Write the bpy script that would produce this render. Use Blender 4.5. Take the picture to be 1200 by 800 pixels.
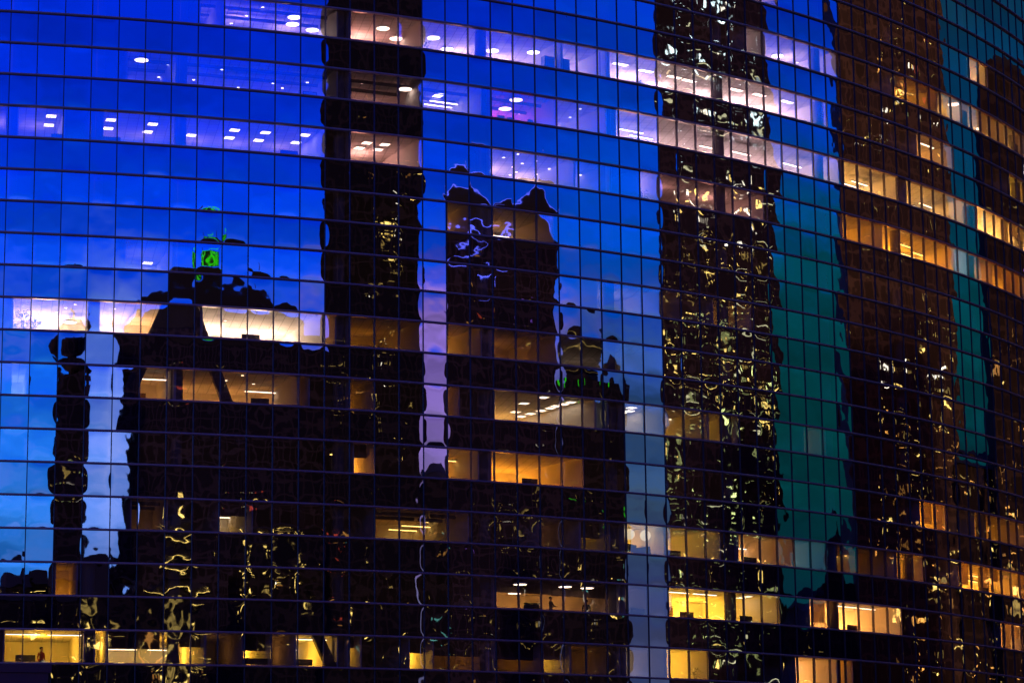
import bpy, bmesh, math, random
import numpy as np
from mathutils import Vector, Matrix
random.seed(11); rng = np.random.default_rng(11)
for o in list(bpy.data.objects): bpy.data.objects.remove(o)
SC = bpy.context.scene; COL = SC.collection
rad = math.radians
# ------------------------------------------------------------------ camera, sky, sun, exposure
CAM_H = 1.75
cd = bpy.data.cameras.new('camera'); cam = bpy.data.objects.new('camera', cd); COL.objects.link(cam)
_yaw, _pitch, _roll = 0.19760510, 0.19956607, -0.01076804
fw = Vector((math.sin(_yaw)*math.cos(_pitch), math.cos(_yaw)*math.cos(_pitch), math.sin(_pitch)))
rt0 = Vector((math.cos(_yaw), -math.sin(_yaw), 0)); up0 = rt0.cross(fw)
rt = rt0*math.cos(_roll) + up0*math.sin(_roll); up = -rt0*math.sin(_roll) + up0*math.cos(_roll)
m = Matrix((rt, up, -fw)).transposed().to_4x4(); m.translation = Vector((0, 0, CAM_H)); cam.matrix_world = m
cd.sensor_fit = 'HORIZONTAL'; cd.sensor_width = 36.0; cd.lens = 36.0*3190.607/1200.0
cd.clip_start = 0.5; cd.clip_end = 9000.0
SC.camera = cam
SC.view_settings.view_transform = 'Standard'; SC.view_settings.look = 'None'
SC.view_settings.exposure = 0.0; SC.view_settings.gamma = 1.0
SC.render.engine = 'CYCLES'
cy = SC.cycles
cy.max_bounces = 8; cy.diffuse_bounces = 3; cy.glossy_bounces = 4; cy.transmission_bounces = 4; cy.transparent_max_bounces = 12
cy.use_denoising = True; cy.caustics_reflective = False; cy.caustics_refractive = False
cy.sample_clamp_indirect = 6.0
SUN_AZ, SUN_EL = rad(284.0), rad(6.0)       # the last red light comes over the tower from behind it
REFL = 0.45          # how much of the sky the coated glass sends back
def lin(c): return tuple((v/255.0/12.92 if v/255.0 <= 0.04045 else ((v/255.0+0.055)/1.055)**2.4) for v in c)
W = bpy.data.worlds.new('World'); SC.world = W; W.use_nodes = True
nt = W.node_tree; nt.nodes.clear(); N = nt.nodes; LK = nt.links
wo = N.new('ShaderNodeOutputWorld'); addw = N.new('ShaderNodeAddShader')
bgd = N.new('ShaderNodeBackground'); bgn = N.new('ShaderNodeBackground')
nish = N.new('ShaderNodeTexSky'); nish.sky_type = 'NISHITA'; nish.sun_disc = False
nish.sun_elevation = SUN_EL; nish.sun_rotation = SUN_AZ
LK.new(nish.outputs[0], bgn.inputs[0]); bgn.inputs[1].default_value = 0.0004
tc = N.new('ShaderNodeTexCoord'); sp = N.new('ShaderNodeSeparateXYZ'); LK.new(tc.outputs['Generated'], sp.inputs[0])
def wmath(op, a, b=None):
    n = N.new('ShaderNodeMath'); n.operation = op
    for i, v in enumerate((a, b)):
        if v is None: continue
        if isinstance(v, (int, float)): n.inputs[i].default_value = v
        else: LK.new(v, n.inputs[i])
    return n.outputs[0]
az = wmath('ARCTAN2', sp.outputs[0], sp.outputs[1]); az = wmath('FLOORED_MODULO', az, 2*math.pi); az = wmath('MULTIPLY', az, 180/math.pi)
# clouds stretched along the horizon bend the height at which the dusk colours sit
mp = N.new('ShaderNodeMapping'); mp.inputs['Scale'].default_value = (4.0, 4.0, 17.0); LK.new(tc.outputs['Generated'], mp.inputs[0])
nz = N.new('ShaderNodeTexNoise'); nz.inputs['Scale'].default_value = 1.7; nz.inputs['Detail'].default_value = 6.0; nz.inputs['Roughness'].default_value = 0.55
LK.new(mp.outputs[0], nz.inputs[0])
cl = wmath('SUBTRACT', nz.outputs[0], 0.5)
hgt = wmath('ADD', wmath('MULTIPLY', sp.outputs[2], 2.5), wmath('MULTIPLY', cl, 0.13))
def ramp(stops, k=1.0):
    r = N.new('ShaderNodeValToRGB'); LK.new(hgt, r.inputs[0]); e = r.color_ramp.elements
    e.remove(e[1])
    for i, (pos, c) in enumerate(sorted(stops)):
        c = [v/REFL*k for v in lin(c)]
        if i == 0: e[0].position = pos; e[0].color = (*c, 1)
        else: e.new(pos).color = (*c, 1)
    return r.outputs[0]
YP = lambda y: 2.5*math.sin(rad(18.5-14.2*y/800.0))
def sky(d, top): return [(YP(y), c) for y, c in d] + [(1.0, top)]
SA = ramp(sky([(0,(0,42,222)),(150,(0,50,230)),(250,(0,64,236)),(340,(10,78,234)),(450,(16,100,238)),(560,(36,126,242)),(620,(44,122,222)),(700,(20,92,178)),(800,(24,64,130))], (0,22,150)))
SB = ramp(sky([(0,(0,42,200)),(200,(0,56,210)),(290,(8,72,222)),(325,(56,72,208)),(375,(138,108,205)),(480,(132,106,188)),(560,(118,98,160)),(700,(92,90,130))], (0,22,140)))
SCC = ramp(sky([(0,(0,54,202)),(200,(0,72,210)),(320,(0,80,196)),(375,(36,78,186)),(420,(52,90,172)),(500,(40,72,122)),(600,(58,82,114)),(700,(52,64,112)),(800,(66,74,116))], (0,24,140)))
SD = ramp(sky([(0,(0,44,190)),(100,(0,58,192)),(200,(0,68,172)),(270,(0,78,138)),(325,(0,66,84)),(400,(0,62,72)),(500,(0,58,62)),(600,(0,50,56)),(700,(2,46,60))], (0,30,130)))
SE = ramp(sky([(0,(8,44,66)),(100,(2,52,88)),(200,(0,58,94)),(320,(0,60,74)),(420,(0,56,62)),(520,(0,46,54)),(700,(14,26,30))], (0,40,110)))
SF = ramp([(0.0,(185,96,60)),(0.25,(150,74,56)),(0.6,(90,50,52)),(1.0,(34,26,52))])  # unseen western sky, coloured warm to light the faces of the mirrored towers
def mixc(a, b, lo, hi):
    mr = N.new('ShaderNodeMapRange'); mr.interpolation_type = 'SMOOTHSTEP'; LK.new(az, mr.inputs[0]); mr.inputs[1].default_value = lo; mr.inputs[2].default_value = hi
    mx = N.new('ShaderNodeMix'); mx.data_type = 'RGBA'; LK.new(mr.outputs[0], mx.inputs[0]); LK.new(a, mx.inputs[6]); LK.new(b, mx.inputs[7])
    return mx.outputs[2]
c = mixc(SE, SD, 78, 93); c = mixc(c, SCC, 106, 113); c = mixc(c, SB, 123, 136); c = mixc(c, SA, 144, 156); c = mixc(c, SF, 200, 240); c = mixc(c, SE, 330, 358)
mo = N.new('ShaderNodeMapRange'); LK.new(nz.outputs[0], mo.inputs[0]); mo.inputs[1].default_value = 0.32; mo.inputs[2].default_value = 0.68; mo.inputs[3].default_value = 0.78; mo.inputs[4].default_value = 1.2
vm = N.new('ShaderNodeVectorMath'); vm.operation = 'SCALE'; LK.new(c, vm.inputs[0]); LK.new(mo.outputs[0], vm.inputs['Scale']); c = vm.outputs[0]
# thin pale cloud streaks
m2 = N.new('ShaderNodeMapRange'); LK.new(nz.outputs[0], m2.inputs[0]); m2.inputs[1].default_value = 0.5; m2.inputs[2].default_value = 0.78; m2.inputs[3].default_value = 0.0; m2.inputs[4].default_value = 0.5
m3 = N.new('ShaderNodeMapRange'); LK.new(hgt, m3.inputs[0]); m3.inputs[1].default_value = 0.6; m3.inputs[2].default_value = 0.5
m4 = N.new('ShaderNodeMapRange'); LK.new(az, m4.inputs[0]); m4.inputs[1].default_value = 150; m4.inputs[2].default_value = 158
fcl = wmath('MULTIPLY', wmath('MULTIPLY', m2.outputs[0], m3.outputs[0]), m4.outputs[0])
mx = N.new('ShaderNodeMix'); mx.data_type = 'RGBA'; LK.new(fcl, mx.inputs[0]); LK.new(c, mx.inputs[6]); mx.inputs[7].default_value = (0.42, 0.52, 1.6, 1)
ca_ = wmath('SUBTRACT', 1.0, wmath('MINIMUM', wmath('DIVIDE', wmath('ABSOLUTE', wmath('SUBTRACT', az, 168.6)), 4.2), 1.0))
ch_ = wmath('SUBTRACT', 1.0, wmath('MINIMUM', wmath('DIVIDE', wmath('ABSOLUTE', wmath('SUBTRACT', hgt, 0.40)), 0.2), 1.0))
fc_ = wmath('MULTIPLY', wmath('MULTIPLY', ca_, ch_), wmath('MULTIPLY', nz.outputs[0], 1.55))
mx5 = N.new('ShaderNodeMix'); mx5.data_type = 'RGBA'; LK.new(fc_, mx5.inputs[0]); LK.new(mx.outputs[2], mx5.inputs[6]); mx5.inputs[7].default_value = (0.62, 0.80, 2.0, 1); mx = mx5
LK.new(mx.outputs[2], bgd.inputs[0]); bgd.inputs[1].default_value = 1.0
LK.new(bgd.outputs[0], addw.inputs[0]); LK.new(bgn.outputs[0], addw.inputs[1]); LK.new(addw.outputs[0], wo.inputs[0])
sl = bpy.data.lights.new('sun', 'SUN'); sun = bpy.data.objects.new('sun', sl); COL.objects.link(sun)
sl.energy = 1.7; sl.angle = rad(6); sl.color = (1.0, 0.52, 0.34)
sun.rotation_euler = Vector((-math.sin(SUN_AZ)*math.cos(SUN_EL), -math.cos(SUN_AZ)*math.cos(SUN_EL), -math.sin(SUN_EL))).to_track_quat('-Z', 'Y').to_euler()

# ------------------------------------------------------------------ materials
def mat(name, col, rough=0.6, metal=0.0, emit=None, es=1.0, noise=0.0, nscale=4.0):
    mt = bpy.data.materials.new(name); mt.use_nodes = True; t = mt.node_tree; b = t.nodes['Principled BSDF']
    b.inputs['Base Color'].default_value = (*col, 1); b.inputs['Roughness'].default_value = rough; b.inputs['Metallic'].default_value = metal
    if emit: b.inputs['Emission Color'].default_value = (*emit, 1); b.inputs['Emission Strength'].default_value = es
    if noise:
        n = t.nodes.new('ShaderNodeTexNoise'); n.inputs['Scale'].default_value = nscale; n.inputs['Detail'].default_value = 5
        g = t.nodes.new('ShaderNodeNewGeometry'); t.links.new(g.outputs['Position'], n.inputs['Vector'])
        x = t.nodes.new('ShaderNodeMix'); x.data_type = 'RGBA'; t.links.new(n.outputs[0], x.inputs[0])
        x.inputs[6].default_value = (*[v*(1-noise) for v in col], 1); x.inputs[7].default_value = (*[min(1, v*(1+noise)) for v in col], 1)
        t.links.new(x.outputs[2], b.inputs['Base Color'])
    return mt
def glass(name, seethrough):
    mt = bpy.data.materials.new(name); mt.use_nodes = True; t = mt.node_tree; t.nodes.clear(); n = t.nodes.new; l = t.links.new
    o = n('ShaderNodeOutputMaterial'); mx = n('ShaderNodeMixShader'); gl = n('ShaderNodeBsdfGlossy'); gl.inputs['Roughness'].default_value = 0.013
    ge = n('ShaderNodeNewGeometry'); oi = n('ShaderNodeObjectInfo'); sm = n('ShaderNodeMath'); sm.operation = 'ADD'; l(ge.outputs['Random Per Island'], sm.inputs[0]); l(oi.outputs['Random'], sm.inputs[1])
    fr_ = n('ShaderNodeMath'); fr_.operation = 'FRACT'; l(sm.outputs[0], fr_.inputs[0])
    tn = n('ShaderNodeMix'); tn.data_type = 'RGBA'; l(fr_.outputs[0], tn.inputs[0]); tn.inputs[6].default_value = (0.80, 0.84, 0.86, 1); tn.inputs[7].default_value = (1.0, 0.99, 0.97, 1); l(tn.outputs[2], gl.inputs['Color'])
    if seethrough:
        u = n('ShaderNodeBsdfTransparent'); u.inputs[0].default_value = (0.82, 0.82, 0.80, 1)
    else:
        u = n('ShaderNodeBsdfDiffuse'); u.inputs[0].default_value = (0.006, 0.006, 0.008, 1)
    lw = n('ShaderNodeLayerWeight'); lw.inputs[0].default_value = 0.5
    pw = n('ShaderNodeMath'); pw.operation = 'POWER'; pw.inputs[1].default_value = 3.0; l(lw.outputs['Facing'], pw.inputs[0])
    ma = n('ShaderNodeMath'); ma.operation = 'MULTIPLY_ADD'; ma.inputs[1].default_value = 0.35; ma.inputs[2].default_value = 0.51 if seethrough else 0.36; l(pw.outputs[0], ma.inputs[0])
    g = n('ShaderNodeNewGeometry'); nz = n('ShaderNodeTexNoise'); nz.inputs['Scale'].default_value = 1.25; nz.inputs['Detail'].default_value = 0.8; nz.inputs['Roughness'].default_value = 0.4
    l(g.outputs['Position'], nz.inputs['Vector'])
    bp = n('ShaderNodeBump'); bp.inputs['Strength'].default_value = 1.0; bp.inputs['Distance'].default_value = 0.0025; l(nz.outputs[0], bp.inputs['Height']); l(bp.outputs[0], gl.inputs['Normal'])
    l(ma.outputs[0], mx.inputs[0]); l(u.outputs[0], mx.inputs[1]); l(gl.outputs[0], mx.inputs[2]); l(mx.outputs[0], o.inputs[0])
    return mt
def tower_mat(name, col, sx=3.0, sz=3.6, var=0.35, line=2.6):
    mt = bpy.data.materials.new(name); mt.use_nodes = True; t = mt.node_tree; b = t.nodes['Principled BSDF']; n = t.nodes.new; l = t.links.new
    tcn = n('ShaderNodeNewGeometry'); s = n('ShaderNodeSeparateXYZ'); l(tcn.outputs['Position'], s.inputs[0])
    ad = n('ShaderNodeMath'); ad.operation = 'ADD'; l(s.outputs[0], ad.inputs[0]); l(s.outputs[1], ad.inputs[1])
    cb = n('ShaderNodeCombineXYZ'); l(ad.outputs[0], cb.inputs[0]); l(s.outputs[2], cb.inputs[1])
    br = n('ShaderNodeTexBrick'); br.inputs['Scale'].default_value = 1.0; br.offset = 0.0; br.inputs['Brick Width'].default_value = sx; br.inputs['Row Height'].default_value = sz
    br.inputs['Mortar Size'].default_value = 0.35; br.inputs['Bias'].default_value = 0.0
    br.inputs['Color1'].default_value = (*[v*(1-var) for v in col], 1); br.inputs['Color2'].default_value = (*col, 1); br.inputs['Mortar'].default_value = (*[v*line for v in col], 1)
    l(cb.outputs[0], br.inputs['Vector']); l(br.outputs[0], b.inputs['Base Color']); b.inputs['Roughness'].default_value = 0.75
    b.inputs['Specular IOR Level'].default_value = 0.12
    return mt
def ceiling_mat():
    mt = mat('ceiling_tile', (0.76, 0.75, 0.72), 0.9); t = mt.node_tree; n = t.nodes.new; b = t.nodes['Principled BSDF']
    g = n('ShaderNodeNewGeometry'); br = n('ShaderNodeTexBrick'); br.offset = 0.0; br.inputs['Scale'].default_value = 1.0; br.inputs['Brick Width'].default_value = 0.6; br.inputs['Row Height'].default_value = 0.6; br.inputs['Mortar Size'].default_value = 0.022
    br.inputs['Color1'].default_value = (0.78, 0.77, 0.74, 1); br.inputs['Color2'].default_value = (0.66, 0.65, 0.62, 1); br.inputs['Mortar'].default_value = (0.4, 0.39, 0.38, 1)
    t.links.new(g.outputs['Position'], br.inputs['Vector']); t.links.new(br.outputs[0], b.inputs['Base Color']); return mt
def emis(name, col, s, vary=False):
    mt = mat(name, (0.02, 0.02, 0.02), 0.5, 0, col, s)
    if vary:        # curtains, furniture and lamps make every lit window uneven
        t = mt.node_tree; n = t.nodes.new; g = n('ShaderNodeNewGeometry'); z = n('ShaderNodeTexNoise'); z.inputs['Scale'].default_value = 1.9; z.inputs['Detail'].default_value = 3
        t.links.new(g.outputs['Position'], z.inputs['Vector']); mr = n('ShaderNodeMapRange'); mr.inputs[1].default_value = 0.32; mr.inputs[2].default_value = 0.68; mr.inputs[3].default_value = 0.12*s; mr.inputs[4].default_value = 1.7*s
        t.links.new(z.outputs[0], mr.inputs[0]); t.links.new(mr.outputs[0], t.nodes['Principled BSDF'].inputs['Emission Strength'])
    return mt
LCOL = {'warm': (1.0, 0.66, 0.46), 'pink': (1.0, 0.40, 0.35), 'rose': (1.0, 0.60, 0.66), 'gold': (1.0, 0.46, 0.10), 'orange': (1.0, 0.38, 0.075), 'amber': (1.0, 0.32, 0.018), 'yellow': (1.0, 0.48, 0.035), 'cool': (0.72, 0.88, 1.0), 'magenta': (1.0, 0.10, 0.55)}
M = {
 'vision': glass('coated_glass', True), 'spandrel': glass('spandrel_glass', False),
 'alu': mat('bronze_aluminium', (0.46, 0.26, 0.18), 0.45, 0.35, noise=0.15, nscale=0.7),
 'alu_dark': mat('dark_aluminium', (0.040, 0.030, 0.026), 0.45, 0.3),
 'wall': mat('painted_plaster', (0.72, 0.70, 0.66), 0.8, noise=0.05), 'ceil': ceiling_mat(),
 'wood': mat('wood_panel', (0.30, 0.10, 0.04), 0.5, noise=0.3), 'mag': mat('magenta_paint', (0.75, 0.05, 0.42), 0.7),
 'carpet': mat('carpet', (0.30, 0.28, 0.26), 0.95, noise=0.2), 'core': mat('dark_core', (0.03, 0.028, 0.03), 0.9), 'conc': mat('concrete', (0.22, 0.21, 0.21), 0.85, noise=0.15, nscale=1.5),
 'steel': mat('dark_steel', (0.02, 0.02, 0.026), 0.5), 'black': mat('black_plastic', (0.015, 0.015, 0.016), 0.45), 'grey': mat('grey_metal', (0.25, 0.25, 0.26), 0.5, 0.3),
 'bluebox': mat('blue_grey_laminate', (0.08, 0.12, 0.22), 0.5), 'leaf': mat('plant_leaf', (0.05, 0.09, 0.03), 0.6, noise=0.4, nscale=12), 'pot': mat('clay_pot', (0.10, 0.07, 0.06), 0.7), 'bark': mat('bark', (0.10, 0.07, 0.05), 0.9),
 'skin': mat('skin', (0.45, 0.24, 0.17), 0.6), 'hair': mat('hair', (0.015, 0.01, 0.008), 0.6), 'red': mat('red_cloth', (0.35, 0.03, 0.02), 0.8), 'navy': mat('dark_suit', (0.015, 0.016, 0.022), 0.8), 'white': mat('white_cloth', (0.7, 0.7, 0.68), 0.8), 'trouser': mat('grey_trousers', (0.05, 0.05, 0.06), 0.8),
 'granite': mat('red_granite', (0.10, 0.024, 0.005), 0.5, noise=0.35, nscale=2.5), 'asphalt': mat('asphalt', (0.05, 0.05, 0.052), 0.9, noise=0.2, nscale=1.2), 'paving': mat('paving', (0.26, 0.25, 0.24), 0.85, noise=0.15), 'paint': mat('road_paint', (0.75, 0.75, 0.72), 0.7),
 'dark_panel': mat('dark_brown_panel', (0.10, 0.055, 0.035), 0.8),
 'roof': mat('roof_tile', (0.010, 0.009, 0.012), 0.8, noise=0.2), 'screen': mat('dark_screen', (0.02, 0.04, 0.06), 0.2), 'paper': mat('paper', (0.7, 0.68, 0.62), 0.8),
}
for kname, kc in LCOL.items(): M['lamp_'+kname] = emis('lamp_glow_'+kname, tuple(0.35*v+0.65*w for v, w in zip(kc, (1, 0.9, 0.78))) if kname != 'amber' else (1, 0.6, 0.15), 7.0)
GLOW = {'white': (1.0, 0.88, 0.70), 'ice': (0.75, 0.95, 1.0), 'gold': (1.0, 0.66, 0.16), 'lime': (0.80, 0.90, 0.32), 'orange': (1.0, 0.42, 0.08), 'red': (1.0, 0.10, 0.04), 'green': (0.02, 1.0, 0.0), 'neon': (0.10, 0.12, 1.0), 'violet': (0.35, 0.12, 1.0), 'teal': (0.2, 0.8, 0.75)}
for kname, kc in GLOW.items(): M['win_'+kname] = emis('window_glow_'+kname, kc, vary=kname not in ('neon', 'green'), s={'neon': 3.6, 'green': 1.1, 'gold': 3.4, 'white': 4.2, 'ice': 4.2, 'lime': 3.2}.get(kname, 2.6)); M['dimwin_'+kname] = emis('dim_window_glow_'+kname, kc, 0.55, True)

# ------------------------------------------------------------------ helpers
class MB:
    def __init__(s): s.v = []; s.f = []; s.mi = []; s.cur = 0
    def add(s, vs, fs):
        b = len(s.v); s.v += [tuple(q) for q in vs]; s.f += [tuple(b+i for i in q) for q in fs]; s.mi += [s.cur]*len(fs)
    def hexa(s, q): s.add(q, [(3,2,1,0),(4,5,6,7),(0,1,5,4),(1,2,6,5),(2,3,7,6),(3,0,4,7)])
    def box(s, c, d, rz=0.0, taper=1.0):
        x, y, z = d[0]/2, d[1]/2, d[2]/2; ca, sa = math.cos(rz), math.sin(rz); q = []
        for zz, t in ((-z, 1), (z, taper)):
            for a, b in ((-x,-y),(x,-y),(x,y),(-x,y)):
                a *= t; b *= t; q.append((c[0]+a*ca-b*sa, c[1]+a*sa+b*ca, c[2]+zz))
        s.hexa(q)
    def prism(s, pts, z0, z1):
        n = len(pts); s.add([(x, y, z0) for x, y in pts]+[(x, y, z1) for x, y in pts], [tuple(range(n))[::-1], tuple(range(n, 2*n))]+[(i, (i+1) % n, n+(i+1) % n, n+i) for i in range(n)])
    def tube(s, pts, r, n=8):
        rr = r if isinstance(r, (list, tuple)) else [r]*len(pts); rings = []
        P = [Vector(q) for q in pts]
        for i, q in enumerate(P):
            d = (P[min(i+1, len(P)-1)]-P[max(i-1, 0)]).normalized(); a = d.orthogonal().normalized(); b = d.cross(a)
            rings.append([q+(a*math.cos(2*math.pi*k/n)+b*math.sin(2*math.pi*k/n))*rr[i] for k in range(n)])
        vs = [v for g in rings for v in g]; fs = []
        for i in range(len(P)-1):
            for k in range(n): fs.append((i*n+k, i*n+(k+1) % n, (i+1)*n+(k+1) % n, (i+1)*n+k))
        fs += [tuple(range(n))[::-1], tuple(range((len(P)-1)*n, len(P)*n))]
        s.add(vs, fs)
    def lathe(s, c, prof, n=20):
        vs = [(c[0]+r*math.cos(2*math.pi*k/n), c[1]+r*math.sin(2*math.pi*k/n), c[2]+z) for r, z in prof for k in range(n)]; fs = []
        for i in range(len(prof)-1):
            for k in range(n): fs.append((i*n+k, i*n+(k+1) % n, (i+1)*n+(k+1) % n, (i+1)*n+k))
        fs += [tuple(range(n))[::-1], tuple(range((len(prof)-1)*n, len(prof)*n))]
        s.add(vs, fs)
    def mesh(s, name, mats, smooth=False):
        me = bpy.data.meshes.new(name); me.from_pydata(s.v, [], s.f)
        for q in (mats if isinstance(mats, (list, tuple)) else [mats]): me.materials.append(q)
        if any(s.mi): me.polygons.foreach_set('material_index', s.mi)
        if smooth: me.polygons.foreach_set('use_smooth', [True]*len(s.f))
        me.update(); return me
    def build(s, name, mats, parent=None, smooth=False): return link(name, s.mesh(name, mats, smooth), parent)
def base_of(o):
    v = Vector(o.location)
    while o.parent is not None: o = o.parent; v = v+Vector(o.location)
    return v
def link(name, me, parent=None):
    o = bpy.data.objects.new(name, me); COL.objects.link(o)
    if parent is not None:
        o.parent = parent; o.matrix_parent_inverse = Matrix.Translation(-parent['_b']) if False else Matrix()
    return o
def empty(name, loc, rz=0.0):
    o = bpy.data.objects.new(name, None); COL.objects.link(o); o.location = loc; o.rotation_euler = (0, 0, rz); o.empty_display_size = 0.3; return o
def tag(o, label=None, cat=None, group=None, kind=None):
    for a, b in (('label', label), ('category', cat), ('group', group), ('kind', kind)):
        if b: o[a] = b
    return o
def children(o, pool): return [q for q in pool if q.parent is o]
def copy_thing(o, loc, rz=0.0):
    pool = list(bpy.data.objects); r = o.copy(); COL.objects.link(r); r.location = loc; r.rotation_euler = (0, 0, rz)
    for ch in children(o, pool):
        c = ch.copy(); COL.objects.link(c); c.parent = r
        for g in children(ch, pool):
            d = g.copy(); COL.objects.link(d); d.parent = c
    return r

# ------------------------------------------------------------------ the curved tower: numbers
R, D, DA, PH0, H, ZTOP = 104.94243, 260.17119, 0.0150146667, 0.0130327266, 1.9, 52.62303
J0, J1, K0, K1 = -14, 82, -15, 25
zk = lambda k: ZTOP-k*H
def pt(j, r, z): a = PH0+j*DA; return (r*math.sin(a), D-r*math.cos(a), z)
def arc(mb, j0, j1, ro, ri, z0, z1, step=1.0):
    n = max(1, int(math.ceil((j1-j0)/step-1e-6))); js = [j0+(j1-j0)*i/n for i in range(n+1)]
    vs = []; fs = []
    for j in js: vs += [pt(j, ro, z0), pt(j, ri, z0), pt(j, ri, z1), pt(j, ro, z1)]
    for i in range(n):
        a, b = 4*i, 4*i+4
        fs += [(a, b, b+3, a+3), (a+1, a+2, b+2, b+1), (a+3, b+3, b+2, a+2), (a, a+1, b+1, b)]
    fs += [(0, 3, 2, 1), (4*n, 4*n+1, 4*n+2, 4*n+3)]
    mb.add(vs, fs)
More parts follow.
